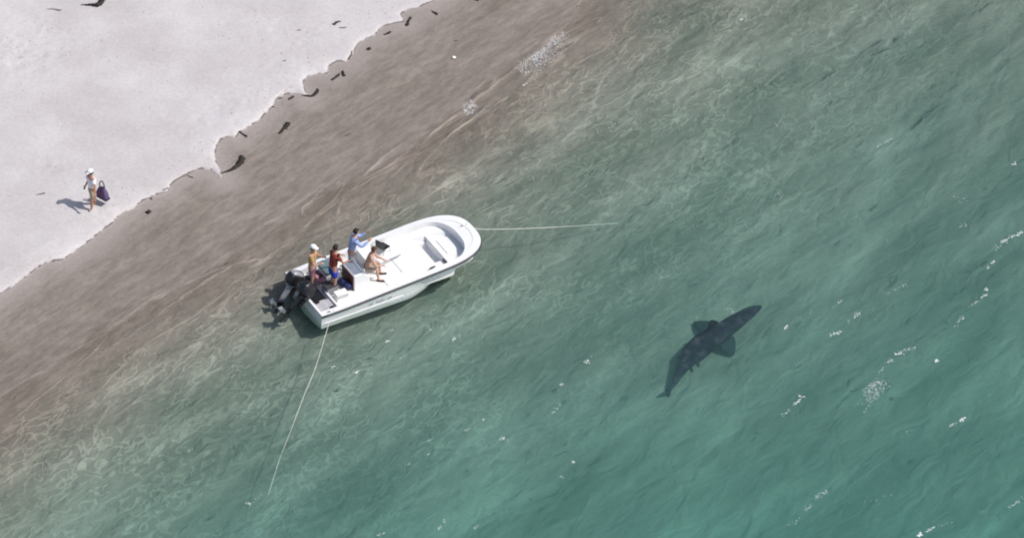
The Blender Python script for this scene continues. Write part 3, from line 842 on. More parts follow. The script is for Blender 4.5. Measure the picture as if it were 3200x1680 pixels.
# console
cc = bl(1112, 880, FZ)
con = empty('console', cc, 0.0, parent=boat)
cw, cl_, ch = 0.86, 0.56, 0.60
bm = BM()
prof = [(-cl_ / 2, 0), (cl_ / 2 + 0.06, 0), (cl_ / 2, ch * 0.72), (cl_ * 0.1, ch), (-cl_ / 2, ch * 1.02)]
loft(bm, [[Vector((x, -cw / 2, z)) for x, z in prof], [Vector((x, cw / 2, z)) for x, z in prof]])
bmesh.ops.bevel(bm, geom=bm.edges[:], offset=0.02, segments=2, affect='EDGES')
obj('console_body', bm, M['gel'], con)
bm = BM(); box(bm, -cl_ / 2 - 0.015, 0, ch * 0.5, 0.03, cw - 0.08, ch * 0.92, 0, 0.006); obj('console_back_shade', bm, M['maroon'], con)  # shade of the open aft face put into colour as a dark sheet
bm = BM()
loft(bm, [[Vector((-cl_ * .42, s * (cw / 2 - 0.07), ch * 1.02 + 0.012)), Vector((cl_ * .1, s * (cw / 2 - 0.07), ch + 0.016)), Vector((cl_ * .46, s * (cw / 2 - 0.07), ch * 0.76 + 0.016)),
           Vector((cl_ * .46, s * (cw / 2 - 0.07), ch * 0.76)), Vector((cl_ * .1, s * (cw / 2 - 0.07), ch - 0.01)), Vector((-cl_ * .42, s * (cw / 2 - 0.07), ch * 1.02 - 0.01))] for s in (-1, 1)])
obj('console_cover', bm, M['slate'], con)
bm = BM(); tube(bm, [Vector((-cl_ / 2 - 0.10, 0.20 + 0.17 * math.cos(a), ch * 0.82 + 0.17 * math.sin(a))) for a in np.linspace(0, 2 * math.pi, 19)], 0.015, 6)
for a in (0.5, 2.6, 4.7): tube(bm, [Vector((-cl_ / 2 - 0.03, 0.20, ch * 0.82)), Vector((-cl_ / 2 - 0.10, 0.20 + 0.17 * math.cos(a), ch * 0.82 + 0.17 * math.sin(a)))], 0.009, 5)
obj('steering_wheel', bm, M['black'], con, smooth=True)
bm = BM(); tube(bm, [Vector((cl_ * .1, -cw / 2, ch)), Vector((cl_ * .2, -cw / 2, ch + .14)), Vector((cl_ * .2, cw / 2, ch + .14)), Vector((cl_ * .1, cw / 2, ch))], 0.012, 6)
obj('grab_rail', bm, M['steel'], con, smooth=True)
# seat behind the helm
sc_ = bl(1022, 872, FZ)
seat = empty('helm_seat', sc_, 0.0, parent=boat)
bm = BM(); box(bm, 0, 0, 0.22, 0.34, 0.62, 0.44, 0, 0.02); obj('seat_base', bm, M['gel'], seat)
bm = BM(); box(bm, 0, 0, 0.49, 0.40, 0.70, 0.10, 0, 0.035); obj('cushion', bm, M['teal'], seat)
# forward bench on the starboard quarter with dark crate
# outboard motors
def outboard(x, y, tilt, turn=0.0, top=M['cowl'], mid=M['cowl']):
    om = empty('outboard_motor', (x, y, 0.62), 0.0, parent=boat)
    R = Matrix.Rotation(turn, 4, 'Z') @ Matrix.Rotation(math.radians(tilt), 4, 'Y')
    def fin(name, bm, m, smooth=False):
        bmesh.ops.transform(bm, matrix=R, verts=bm.verts[:]); return obj(name, bm, m, om, smooth)
    # cowling: rounded box section loft going up; aft is -x
    bm = BM(); rings = []
    for (z, hx, hy, ox) in ((0.10, .24, .16, -.16), (0.16, .29, .19, -.17), (0.34, .31, .20, -.19), (0.46, .29, .185, -.18), (0.54, .22, .14, -.16), (0.565, .10, .07, -.14)):
        ring = []
        for k in range(20):
            a = 2 * math.pi * k / 20; ca, sa = math.cos(a), math.sin(a)
            ring.append(Vector((ox + hx * abs(ca) ** .6 * (1 if ca > 0 else -1), hy * abs(sa) ** .6 * (1 if sa > 0 else -1), z)))
        rings.append(ring)
    loft(bm, rings); fin('cowling', bm, M['black'], True)
    bm = BM(); rings = []
    for (z, hx, hy, ox) in ((0.475, .262, .165, -.18), (0.53, .235, .148, -.165), (0.572, .17, .11, -.15), (0.582, .08, .05, -.14)):
        ring = []
        for k in range(20):
            a = 2 * math.pi * k / 20; ca, sa = math.cos(a), math.sin(a)
            ring.append(Vector((ox + hx * abs(ca) ** .6 * (1 if ca > 0 else -1), hy * abs(sa) ** .6 * (1 if sa > 0 else -1), z + 0.012)))
        rings.append(ring)
    loft(bm, rings); fin('cowling_top', bm, top, True)
    bm = BM(); rings = []
    for (z, hx, hy, ox) in ((0.12, .17, .11, -.17), (-.05, .13, .075, -.18), (-.40, .11, .055, -.20), (-.62, .12, .045, -.21)):
        rings.append([Vector((ox + hx * math.cos(2 * math.pi * k / 14), hy * math.sin(2 * math.pi * k / 14), z)) for k in range(14)])
    loft(bm, rings); fin('midsection', bm, mid, True)
    bm = BM(); box(bm, -.27, 0, -.60, .36, .20, .025, 0, 0.006); fin('cavitation_plate', bm, M['black'])
    bm = BM(); tube(bm, [Vector((.04, 0, -.74)), Vector((-.04, 0, -.74)), Vector((-.2, 0, -.74)), Vector((-.36, 0, -.74)), Vector((-.42, 0, -.74))], [.015, .05, .065, .055, .045], 12)
    box(bm, -.16, 0, -.92, .14, .02, .28, 0, 0.004, 0.8); box(bm, -.2, 0, -.66, .2, .05, .14)
    fin('gearcase', bm, M['black'], True)
    bm = BM(); tube(bm, [Vector((-.42, 0, -.74)), Vector((-.54, 0, -.74))], [.05, .03], 10)
    for k in range(3):
        a = 2 * math.pi * k / 3 + .5; e = Vector((0, math.cos(a), math.sin(a))); s2 = Vector((0, -math.sin(a), math.cos(a)))
        r0 = Vector((-.47, 0, -.74))
        vs = [r0 + e * .04 + s2 * .03 + Vector((.03, 0, 0)), r0 + e * .04 - s2 * .03 - Vector((.03, 0, 0)), r0 + e * .12 - s2 * .075 - Vector((.05, 0, 0)), r0 + e * .19 - s2 * .02, r0 + e * .17 + s2 * .06 + Vector((.03, 0, 0)), r0 + e * .10 + s2 * .07 + Vector((.05, 0, 0))]
        th = Vector((.008, 0, 0)); loft(bm, [[v - th for v in vs], [v + th for v in vs]])
    fin('propeller', bm, M['steel'])
    bm = BM(); box(bm, .0, 0, -.12, .12, .22, .34, 0, 0.02); fin('bracket', bm, M['black'])
    return om
outboard(-0.10, 0.46, 34, 0.0)
outboard(-0.12, -0.24, 52, 0.10, M['black'], M['black'])

# ------------------------------------------------------------------ loose things on the boat
def on_boat(name, loc, rz, label, cat, group=None):
    p = boat.matrix_basis @ Vector(loc)
    c, s = math.cos(YAW), math.sin(YAW)
    w = Vector((boat.location.x + loc[0] * c - loc[1] * s, boat.location.y + loc[0] * s + loc[1] * c, loc[2] + BZ))
    return empty(name, w, YAW + rz, label, cat, group)
t = on_boat('storage_crate', bl(1032, 912, FZ), 0.1, 'dark grey crate with folding lid on deck behind the helmsman', 'crate')
bm = BM(); box(bm, 0, 0, .15, .42, .36, .30, 0, .02); obj('body', bm, M['grey'], t)
bm = BM(); box(bm, 0, 0, .315, .44, .38, .03, 0, .008); obj('lid', bm, M['rub'], t)
t = on_boat('cooler', bl(1066, 932, FZ), 0.0, 'white cooler box on deck near the starboard stern corner', 'cooler')
bm = BM(); box(bm, 0, 0, .11, .40, .26, .22, 0, .02); obj('body', bm, M['gel'], t)
bm = BM(); box(bm, 0, 0, .245, .42, .28, .05, 0, .015); obj('lid', bm, M['deck'], t)
bm = BM(); tube(bm, [Vector((-.2, -.15, .16)), Vector((-.2, -.17, .2)), Vector((.2, -.17, .2)), Vector((.2, -.15, .16))], .01, 5); obj('handle', bm, M['grey'], t)
# black folding deck chair
t = on_boat('deck_chair', bl(1198, 786, FZ), 0.35, 'black folding chair standing forward of the bare chested person', 'chair')
bm = BM(); box(bm, -.0, 0, .22, .32, .34, .03, 0, .01); obj('seat', bm, M['black'], t)
bm = BM(); box(bm, -.17, 0, .38, .04, .36, .26, 0, .01); obj('backrest', bm, M['black'], t)
for (i, j) in ((-1, -1), (-1, 1), (1, -1), (1, 1)):
    bm = BM(); tube(bm, [Vector((i * .14, j * .15, .22)), Vector((i * .17, j * .16, 0))], .012, 6); obj('leg', bm, M['grey'], t)
# camera case with handle
t = on_boat('camera_case', bl(1216, 752, FZ), 0.2, 'small dark camera case beside the port gunwale', 'case')
bm = BM(); box(bm, 0, 0, .08, .20, .14, .16, 0, .015); obj('body', bm, M['grey'], t)
bm = BM(); tube(bm, [Vector((-.05, 0, .16)), Vector((-.04, 0, .2)), Vector((.04, 0, .2)), Vector((.05, 0, .16))], .01, 5); obj('handle', bm, M['black'], t)
# tagging pole
bm = BM()
a = bl(1160, 838, 0.62); b = bl(1252, 795, 0.56)
tube(bm, [a - a, b - a], .018, 8)
o = obj('shaft', bm, M['grey'])
t = on_boat('tagging_pole', a, 0, 'long dark tagging pole pointing forward over the deck', 'pole'); o.parent = t
bm = BM(); d = b - a; tube(bm, [d * 0.02, d * 0.28], .03, 8); o = obj('grip', bm, M['black'], t)
t = on_boat('duffel_bag', bl(1078, 897, FZ), 0.3, 'navy blue duffel bag lying between the helmsman and the console', 'bag')
bm = BM(); tube(bm, [Vector((0, -.27, .13)), Vector((0, -.24, .14)), Vector((0, 0, .15)), Vector((0, .24, .14)), Vector((0, .27, .13))], [.06, .125, .14, .125, .06], 14); obj('body', bm, M['navy'], t, smooth=True)
for q in (-1, 1):
    bm = BM(); tube(bm, [Vector((.12 * math.cos(a), q * .09, .15 + .17 * math.sin(a))) for a in np.linspace(0, math.pi, 12)], .012, 5); obj('strap', bm, M['black'], t)
t = on_boat('life_jacket', bl(1003, 868, FZ + .2), 0.5, 'rose red life jacket dropped on the stern gear', 'life jacket')
bm = BM()
for q in (-1, 1): box(bm, 0, q * .12, .04, .42, .17, .08, 0.0, .03)
box(bm, -.20, 0, .045, .14, .30, .07, 0, .025); obj('foam_panel', bm, M['pink_c'], t)
bm = BM(); box(bm, .05, 0, .09, .04, .40, .014); obj('strap', bm, M['black'], t)
t = on_boat('gear_bin', bl(1003, 868, FZ), 0.0, 'dark gear bin under the rose red life jacket at the stern', 'bin')
bm = BM(); box(bm, 0, 0, .10, .40, .46, .20, 0, .02); obj('body', bm, M['rub'], t)
t = on_boat('backpack', bl(962, 889, FZ + .06), -0.4, 'black backpack at the feet of the person in the white cap', 'backpack')
bm = BM(); box(bm, 0, 0, .16, .24, .32, .32, 0, .06, 0.8); obj('body', bm, M['black'], t)
bm = BM(); box(bm, .13, 0, .11, .06, .22, .16, 0, .025); obj('pocket', bm, M['rub'], t)
# big white cooler on the port side
t = on_boat('cooler', bl(1148, 822, FZ), 0.0, 'large white cooler on the port side beside the sitting person', 'cooler')
bm = BM(); box(bm, 0, 0, .19, .44, .70, .38, 0, .03); obj('body', bm, M['gel'], t)
bm = BM(); box(bm, 0, 0, .41, .47, .73, .06, 0, .02); obj('lid', bm, M['deck'], t)
for q in (-1, 1):
    bm = BM(); tube(bm, [Vector((-.1, q * .36, .25)), Vector((-.09, q * .40, .22)), Vector((.09, q * .40, .22)), Vector((.1, q * .36, .25))], .012, 5); obj('handle', bm, M['grey'], t)

# ------------------------------------------------------------------ anchor ropes
def rope(name, P, rad, label):
    pts = [at(x, y, z) for x, y, z in P]; base = pts[0].copy()
    Q = []
    for i in range(len(pts) - 1):          # Catmull-Rom
        p0 = pts[max(i - 1, 0)]; p1 = pts[i]; p2 = pts[i + 1]; p3 = pts[min(i + 2, len(pts) - 1)]
        for k in range(8):
            t = k / 8; Q.append(0.5 * ((2 * p1) + (p2 - p0) * t + (2 * p0 - 5 * p1 + 4 * p2 - p3) * t * t + (3 * p1 - p0 - 3 * p2 + p3) * t ** 3))
    Q.append(pts[-1])
    bm = BM(); tube(bm, [q - base for q in Q], rad, 6)
    o = obj(name, bm, M['rope'], smooth=True); o.location = base
    return tag(o, label, 'rope')
rope('anchor_rope', [(1482,712,.80),(1502,716,.66),(1560,716,.42),(1640,714,.22),(1730,710,0.03),(1830,704,-.35),(1930,697,-.75)], 0.011,
     'pale anchor rope running right from the bow into the water')
rope('anchor_rope', [(1030,1003,.50),(1016,1050,.40),(985,1150,.22),(950,1235,0.10),(912,1335,-.02),(875,1430,-.14),(846,1520,-.30),(838,1545,-.4)], 0.010,
     'pale stern rope slanting down from the stern corner into the sea')

# ------------------------------------------------------------------ people
def skin_mesh(nodes, edges, root, sub=2):
    """nodes: name -> (pos, radius)"""
    names = list(nodes); idx = {n: i for i, n in enumerate(names)}
    me = bpy.data.meshes.new('tmp')
    me.from_pydata([tuple(nodes[n][0]) for n in names], [(idx[a], idx[b]) for a, b in edges], [])
    o = bpy.data.objects.new('tmp', me); COL.objects.link(o)
    md = o.modifiers.new('skin', 'SKIN'); md.use_smooth_shade = True
    sb = o.modifiers.new('sub', 'SUBSURF'); sb.levels = sub; sb.render_levels = sub
    if not me.skin_vertices:
        me.attributes
    bpy.context.view_layer.update()
    if not me.skin_vertices:
        bm = bmesh.new(); bm.from_mesh(me); bm.verts.layers.skin.verify(); bm.to_mesh(me); bm.free()
    for n in names:
        sv = me.skin_vertices[0].data[idx[n]]
        r = nodes[n][1]; sv.radius = (r, r) if not hasattr(r, '__len__') else r
        sv.use_root = (n == root)
    o.update_tag(); bpy.context.view_layer.update()
    dg = bpy.context.evaluated_depsgraph_get()
    res = bpy.data.meshes.new_from_object(o.evaluated_get(dg), depsgraph=dg)
    bpy.data.objects.remove(o); bpy.data.meshes.remove(me)
    return res

def frame(p, z, x):
    z = z.normalized(); y = z.cross(x); 
    y = y.normalized() if y.length > 1e-4 else Vector((0, 1, 0)); x = y.cross(z).normalized()
    m = Matrix((x, y, z)).transposed().to_4x4(); m.translation = p
    return m

def hand_bm(bm, wrist, direc, palm_n, side):
    """palm with four curled fingers and a thumb; direc = along the forearm"""
    F = frame(wrist, direc, palm_n)
    pts = []
    rings = []
    for (z, w, t) in ((-.02, .026, .022), (.02, .036, .018), (.06, .041, .016), (.09, .038, .013)):
        rings.append([F @ Vector((t * math.cos(a), w * math.sin(a), z)) for a in [2 * math.pi * k / 10 for k in range(10)]])
    loft(bm, rings)
    for k, (y, l) in enumerate(((-.030, .060), (-.010, .075), (.011, .070), (.030, .055))):
        tube(bm, [F @ Vector((0, y, .08)), F @ Vector((.008, y * 1.05, .08 + l * .45)), F @ Vector((.030, y * 1.05, .08 + l * .85)), F @ Vector((.045, y, .08 + l * .9))], [.0095, .009, .008, .006], 6)
    s = side
    tube(bm, [F @ Vector((0, s * .028, .015)), F @ Vector((.012, s * .052, .045)), F @ Vector((.024, s * .058, .075))], [.013, .011, .008], 6)

def person(loc, rz, J, skin, top, bottom, hair, label, cap=None, sleeves='short', long_hair=False, shoes=None, group=None, gender=1.0, brim=True, leg='short'):
    root = empty('person', loc, rz, label, 'person', group)
    g = {k: Vector(v) for k, v in J.items()}
    hd = g['head']; nk = g['neck']
    N = dict(
        pelvis=(g['pelvis'], (.135, .10)), belly=(g['pelvis'].lerp(g['chest'], .5), (.125, .095)), chest=(g['chest'], (.15, .105)),
        neck0=(g['chest'].lerp(g['neck'], .75), (.075, .06)), neck=(nk, .052), head0=(nk.lerp(hd, .6), .055))
    E = [('pelvis', 'belly'), ('belly', 'chest'), ('chest', 'neck0'), ('neck0', 'neck'), ('neck', 'head0')]
    for s in 'lr':
        sh, el, wr_ = g['sh_' + s], g['el_' + s], g['wr_' + s]
        N['sh' + s] = (sh, .062); N['ua' + s] = (sh.lerp(el, .5), .047); N['el' + s] = (el, .038); N['fa' + s] = (el.lerp(wr_, .4), .038); N['wr' + s] = (wr_, .024)
        E += [('neck0', 'sh' + s), ('sh' + s, 'ua' + s), ('ua' + s, 'el' + s), ('el' + s, 'fa' + s), ('fa' + s, 'wr' + s)]
        hp, kn, an, to = g['hp_' + s], g['kn_' + s], g['an_' + s], g['to_' + s]
        N['hp' + s] = (hp, .092); N['th' + s] = (hp.lerp(kn, .5), .075); N['kn' + s] = (kn, .053); N['ca' + s] = (kn.lerp(an, .4), .052); N['an' + s] = (an, .033); N['to' + s] = (to, .03)
        E += [('pelvis', 'hp' + s), ('hp' + s, 'th' + s), ('th' + s, 'kn' + s), ('kn' + s, 'ca' + s), ('ca' + s, 'an' + s), ('an' + s, 'to' + s)]
    up = (hd - nk).normalized(); face = Vector(g.get('face', Vector((1, 0, 0))))
    N = {k_: (p_, tuple(q * 1.1 for q in r_) if hasattr(r_, '__len__') else r_ * 1.1) for k_, (p_, r_) in N.items()}
    bm = bmesh.new(); bm.from_mesh(skin_mesh(N, E, 'pelvis', 2))
    HF = frame(hd, up, face)
    vs = ellipsoid(bm, (0, 0, 0), (.098, .076, .118), 20, 14, None)
    for v in vs:
        c = v.co
        if c.x > 0.06 and abs(c.y) < 0.02 and -0.045 < c.z < 0.02: c.x += 0.022 * (1 - abs(c.z + .02) / .035) if abs(c.z + .02) < .035 else 0
        if c.z < -0.05: c.y *= 0.85
        v.co = HF @ c
    for s in (-1, 1):
        ellipsoid(bm, HF @ Vector((-.005, s * .078, -.005)), (.018, .010, .030), 8, 6, HF.to_3x3().to_4x4())
    for s, nm in ((1, 'l'), (-1, 'r')):
        d = g['wr_' + nm] - g['el_' + nm]
        hand_bm(bm, g['wr_' + nm], d, Vector((0, -s * 0.9, 0)) if abs(d.normalized().z) > .5 else Vector((0, 0, -1)), 1 if s < 0 else -1)
    obj('body', bm, skin, root, smooth=True)
    # face
    for s in (-1, 1):
        bm = BM(); ellipsoid(bm, HF @ Vector((.088, s * .030, .012)), (.010, .014, .009), 8, 6, HF.to_3x3().to_4x4()); obj('eye', bm, M['eye'], root)
    bm = BM(); ellipsoid(bm, HF @ Vector((.088, 0, -.058)), (.008, .024, .007), 8, 6, HF.to_3x3().to_4x4()); obj('mouth', bm, M['lip'], root)
    # hair
    bm = BM(); vs = ellipsoid(bm, (0, 0, 0), (.112, .090, .128), 18, 14)
    for v in vs[:]:
        c = v.co
        if c.x > 0.035 and c.z < 0.055: c.x = 0.035; c.y *= 0.93
        if c.z < -0.05: c.z = -0.05 - (c.z + .05) * 0.2
        v.co = HF @ c
    if long_hair:
        tube(bm, [HF @ Vector((-.06, 0, .0)), HF @ Vector((-.10, 0, -.10)), HF @ Vector((-.11, 0, -.22)), HF @ Vector((-.10, 0, -.30))], [.07, .075, .06, .02], 10)
    obj('hair', bm, hair, root, smooth=True)
    if cap:
        bm = BM(); rings = []
        for (z, r) in ((.03, .106), (.07, .106), (.11, .088), (.135, .05), (.142, .015)):
            rings.append([HF @ Vector((r * 1.12 * math.cos(a), r * .93 * math.sin(a), z)) for a in [2 * math.pi * k / 18 for k in range(18)]])
        loft(bm, rings)
        c0 = []
        for k in range(9):
            a = -0.9 + 1.8 * k / 8; c0.append((a))
        v1 = [HF @ Vector((.105 * math.cos(a), .098 * math.sin(a), .045)) for a in c0]; v2 = [HF @ Vector((.19 * math.cos(a * .8), .105 * math.sin(a), .032)) for a in c0]
        th = up * .008
        loft(bm, [v1 + v2[::-1], [p + th for p in v1 + v2[::-1]]])
        obj('cap', bm, cap, root, smooth=True)
    # shirt: torso and upper arms a little fuller than the body
    k = 1.0
    S = dict(hem=(g['pelvis'] + Vector((0, 0, -.02)) * 1, (.178, .14)), belly=(N['belly'][0], (.168, .134)), chest=(g['chest'], (.19, .14)), nk=(N['neck0'][0], (.098, .082)))
    SE = [('hem', 'belly'), ('belly', 'chest'), ('chest', 'nk')]
    for s in 'lr':
        sh, el, wr_ = g['sh_' + s], g['el_' + s], g['wr_' + s]
        S['s' + s] = (sh, .084)
        S['u' + s] = (sh.lerp(el, .65 if sleeves == 'short' else .98), .069)
        SE += [('nk', 's' + s), ('s' + s, 'u' + s)]
        if sleeves == 'long': S['f' + s] = (el.lerp(wr_, .85), .040); SE.append(('u' + s, 'f' + s))
    if top: obj('shirt', skin_mesh(S, SE, 'hem', 2), top, root, smooth=True)
    B = dict(waist=(g['pelvis'] + Vector((0, 0, .04)), (.168, .13)), seat=(g['pelvis'] - Vector((0, 0, .03)), (.176, .136)))
    BE = [('waist', 'seat')]
    for s in 'lr':
        hp, kn, an = g['hp_' + s], g['kn_' + s], g['an_' + s]
        B['h' + s] = (hp, .124); B['t' + s] = (hp.lerp(kn, .85), .104)
        BE += [('seat', 'h' + s), ('h' + s, 't' + s)]
        if leg == 'long': B['k' + s] = (kn, .075); B['a' + s] = (kn.lerp(an, .9), .055); BE += [('t' + s, 'k' + s), ('k' + s, 'a' + s)]
    obj('shorts' if leg == 'short' else 'trousers', skin_mesh(B, BE, 'waist', 2), bottom, root, smooth=True)
    if shoes:
        for s in 'lr':
            bm = BM(); an, to = g['an_' + s], g['to_' + s]; d = (to - an); d.z = 0; d.normalize()
            tube(bm, [an - d * .06 + Vector((0, 0, -.045)), an + Vector((0, 0, -.03)), to + Vector((0, 0, -.01)), to + d * .06 + Vector((0, 0, -.015))], [.03, .046, .042, .022], 10); obj('shoe', bm, shoes, root, smooth=True)
    return root

def pose_stand(h=1.75, lean=0.0, stride=0.0, arms=None, face=(1, 0, -.25), bend=0.0, legs=None, twist=0.0, seat=None):
    k = h / 1.75
    P = {}
    hipz = .93
    P['pelvis'] = Vector((0, 0, (seat if seat else hipz) + .03))
    ax = math.sin(bend); az = math.cos(bend)
    def up(d, fx=0.0): return P['pelvis'] + Vector((ax * d + fx * az, 0, az * d - fx * ax))
    P['chest'] = up(.36); P['neck'] = up(.60, .01); P['head'] = up(.60, .01) + (Vector((ax * .55, 0, max(az, .3))).normalized() * .155)
    for s, q in (('l', 1), ('r', -1)):
        P['sh_' + s] = up(.49) + Vector((0, q * .185, 0))
        P['hp_' + s] = Vector((0, q * .095, hipz))
        st = stride * q
        P['kn_' + s] = Vector((st * .45 + .03, q * .11, .50)); P['an_' + s] = Vector((st * 1.0 - .02, q * .12, .075 if True else 0)); P['to_' + s] = P['an_' + s] + Vector((.15, q * .02, -.045))
        P['el_' + s] = P['sh_' + s] + Vector((.03, q * .06, -.28)); P['wr_' + s] = P['el_' + s] + Vector((.14, -q * .02, -.20))
    if legs: P.update({a: Vector(b) for a, b in legs.items()})
    if arms:
        for a, b in arms.items(): P[a] = P['sh_' + a[-1]] + Vector(b)
    P = {a: b * k for a, b in P.items()}
    P['face'] = Vector(face)
    return P
def wpos(px, py, z):
    p = at(px, py, z + BZ); return Vector((p.x, p.y, z + BZ))

# helmsman
person(wpos(1042, 907, FZ), YAW + 0.1, pose_stand(1.76, arms={'el_l': (.16, .08, -.23), 'wr_l': (.36, .02, -.30), 'el_r': (.14, -.10, -.24), 'wr_r': (.34, -.04, -.28)}, bend=.18, stride=.05),
       M['skin2'], M['red_c'], M['blue_c'], M['hair_d'], 'helmsman in dark red shirt and bright blue shorts behind the console', shoes=M['black'])
# person at the stern with white cap
person(wpos(977, 897, FZ), YAW - 0.7, pose_stand(1.66, arms={'el_l': (.12, .08, -.24), 'wr_l': (.30, .0, -.20), 'el_r': (.10, -.10, -.25), 'wr_r': (.30, -.02, -.22)}, bend=.08, face=(.9, -.3, -.2)),
       M['skin'], M['yel_c'], M['pink_c'], M['hair_d'], 'person in ochre top and white cap standing beside the motors', cap=M['white_c'])
# photographer, pale blue shirt
person(wpos(1099, 855, FZ), YAW - 0.3, pose_stand(1.78, arms={'el_l': (.24, .04, -.12), 'wr_l': (.44, -.02, .02), 'el_r': (.20, -.10, -.18), 'wr_r': (.42, -.04, -.02)}, bend=.25, stride=.12),
       M['skin'], M['sky_c'], M['grey_c'], M['hair_d'], 'person in pale blue shirt with outstretched arms by the port side', sleeves='long', shoes=M['black'])
# sitting person, bare chested, brown hair
person(wpos(1144, 866, FZ) , YAW - 0.55, pose_stand(1.74, bend=.42, arms={'el_l': (.16, .06, -.24), 'wr_l': (.36, -.02, -.28), 'el_r': (.14, -.06, -.25), 'wr_r': (.34, .02, -.30)}, face=(.8, -.1, -.5),
       legs={'hp_l': (.02, .1, .42), 'hp_r': (.02, -.1, .42), 'kn_l': (.40, .20, .50), 'kn_r': (.38, -.20, .50), 'an_l': (.46, .18, .08), 'an_r': (.42, -.19, .08), 'to_l': (.61, .20, .035), 'to_r': (.57, -.21, .035)}, seat=.45),
       M['skin'], None, M['khaki'], M['hair_b'], 'bare chested person with brown hair sitting beside the white cooler', shoes=M['black'])
# a small camera in the photographer's hands
# beach walker
wp = at_ground(292, 648)
walker_rz = math.radians(215)
person(wp, walker_rz, pose_stand(1.50, stride=.17, arms={'el_l': (.05, .16, -.25), 'wr_l': (.12, .30, -.42), 'el_r': (-.04, -.08, -.28), 'wr_r': (.10, -.10, -.50)}, face=(1, 0, -.2), bend=.04),
       M['skin2'], M['white_c'], M['khaki'], M['hair_d'], 'beach walker in white shirt and white cap crossing the dry sand', cap=M['white_c'])
# bag
bp_ = at_ground(322, 634) 
t = empty('beach_bag', (bp_.x, bp_.y, bp_.z + .22), math.radians(-40), "purple and black beach bag carried beside the walker's leg", 'bag')
bm = BM()
loft(bm, [[Vector((x * w, y * d, z)) for x, y in ((-1, -1), (1, -1), (1, 1), (-1, 1))] for z, w, d in ((0, .22, .09), (.03, .24, .10), (.25, .20, .09), (.42, .12, .05), (.46, .08, .03))])
bmesh.ops.bevel(bm, geom=bm.edges[:], offset=0.02, segments=2, affect='EDGES')
obj('body', bm, M['purple'], t)
bm = BM(); box(bm, 0, 0, .035, .50, .21, .07, 0, .015); obj('base', bm, M['black'], t)
for s in (-1, 1):
    bm = BM(); tube(bm, [Vector((.11 * math.cos(a), s * .02, .45 + .24 * math.sin(a))) for a in np.linspace(0, math.pi, 12)], .012, 6); obj('strap', bm, M['black'], t)

# ------------------------------------------------------------------ the shark, swimming just below the surface
SZ = -1.0
spx = [(2376,956),(2366,962),(2345,972),(2320,988),(2290,1010),(2262,1030),(2235,1048),(2205,1068),(2178,1086),(2158,1104),(2143,1128),(2130,1152),(2118,1176),(2104,1200),(2095,1216)]
hw = [.06,.15,.21,.255,.30,.33,.375,.40,.385,.34,.245,.18,.13,.085,.045]
cl = [at(x, y, SZ - 0.42 * max(0, (i - 8) / 6) ** 1.3 - (0.12 if i < 2 else 0)) for i, (x, y) in enumerate(spx)]
base = cl[6].copy()
def dense(P, k=4):
    Q = []
    for i in range(len(P) - 1):
        p0, p1, p2, p3 = P[max(i - 1, 0)], P[i], P[i + 1], P[min(i + 2, len(P) - 1)]
        for j in range(k):
            t = j / k; Q.append(0.5 * ((2 * p1) + (p2 - p0) * t + (2 * p0 - 5 * p1 + 4 * p2 - p3) * t * t + (3 * p1 - p0 - 3 * p2 + p3) * t ** 3))
    return Q + [P[-1]]
sm = cl[:]
for _ in range(2): sm = [sm[0]] + [(sm[i - 1] + sm[i] * 2 + sm[i + 1]) / 4 for i in range(1, len(sm) - 1)] + [sm[-1]]
cd, hd_ = dense(sm), [float(v) for v in dense([Vector((h, 0, 0)).x for h in hw])]
def shark_material(base_mat):
    nt = base_mat.node_tree; N, L = nt.nodes, nt.links; b = N['Principled BSDF']
    tc = N.new('ShaderNodeTexCoord')
    n = N.new('ShaderNodeTexNoise'); n.inputs['Scale'].default_value = 2.6; n.inputs['Detail'].default_value = 6; n.inputs['Roughness'].default_value = 0.65; n.inputs['Distortion'].default_value = 0.8
    L.new(tc.outputs['Object'], n.inputs['Vector'])
    r = N.new('ShaderNodeValToRGB'); e = r.color_ramp.elements; e.new(0.5)
    for k, (p, c) in enumerate(((0.38, (0.004, 0.006, 0.014)), (0.52, (0.018, 0.017, 0.032)), (0.68, (0.085, 0.068, 0.085)))):
        e[k].position = p; e[k].color = (*c, 1)
    L.new(n.outputs['Fac'], r.inputs[0]); L.new(r.outputs[0], b.inputs['Base Color'])
shark_material(M['shark'])
sh = empty('great_white_shark', base, 0, 'large dark shark swimming below the surface seaward of the boat', 'shark')
bm = BM(); rings = []
for i, c in enumerate(cd):
    t_ = (cd[max(i - 2, 0)] - cd[min(i + 2, len(cd) - 1)]).normalized()
    u_ = Vector((-t_.y, t_.x, 0)); n = 18; r = hd_[i] * (1.02 + 0.02 * math.sin(i * 0.9))
    vr_ = r * (0.78 + 0.27 * min(1, max(0, (i - 32) / 10)))
    rings.append([c - base + u_ * r * math.cos(a) + Vector((0, 0, 1)) * vr_ * (math.sin(a) * (0.9 if math.sin(a) > 0 else 1.0) - (0.02)) for a in [2 * math.pi * k / n for k in range(n)]])
loft(bm, rings)
obj('body', bm, M['shark'], sh, smooth=True)
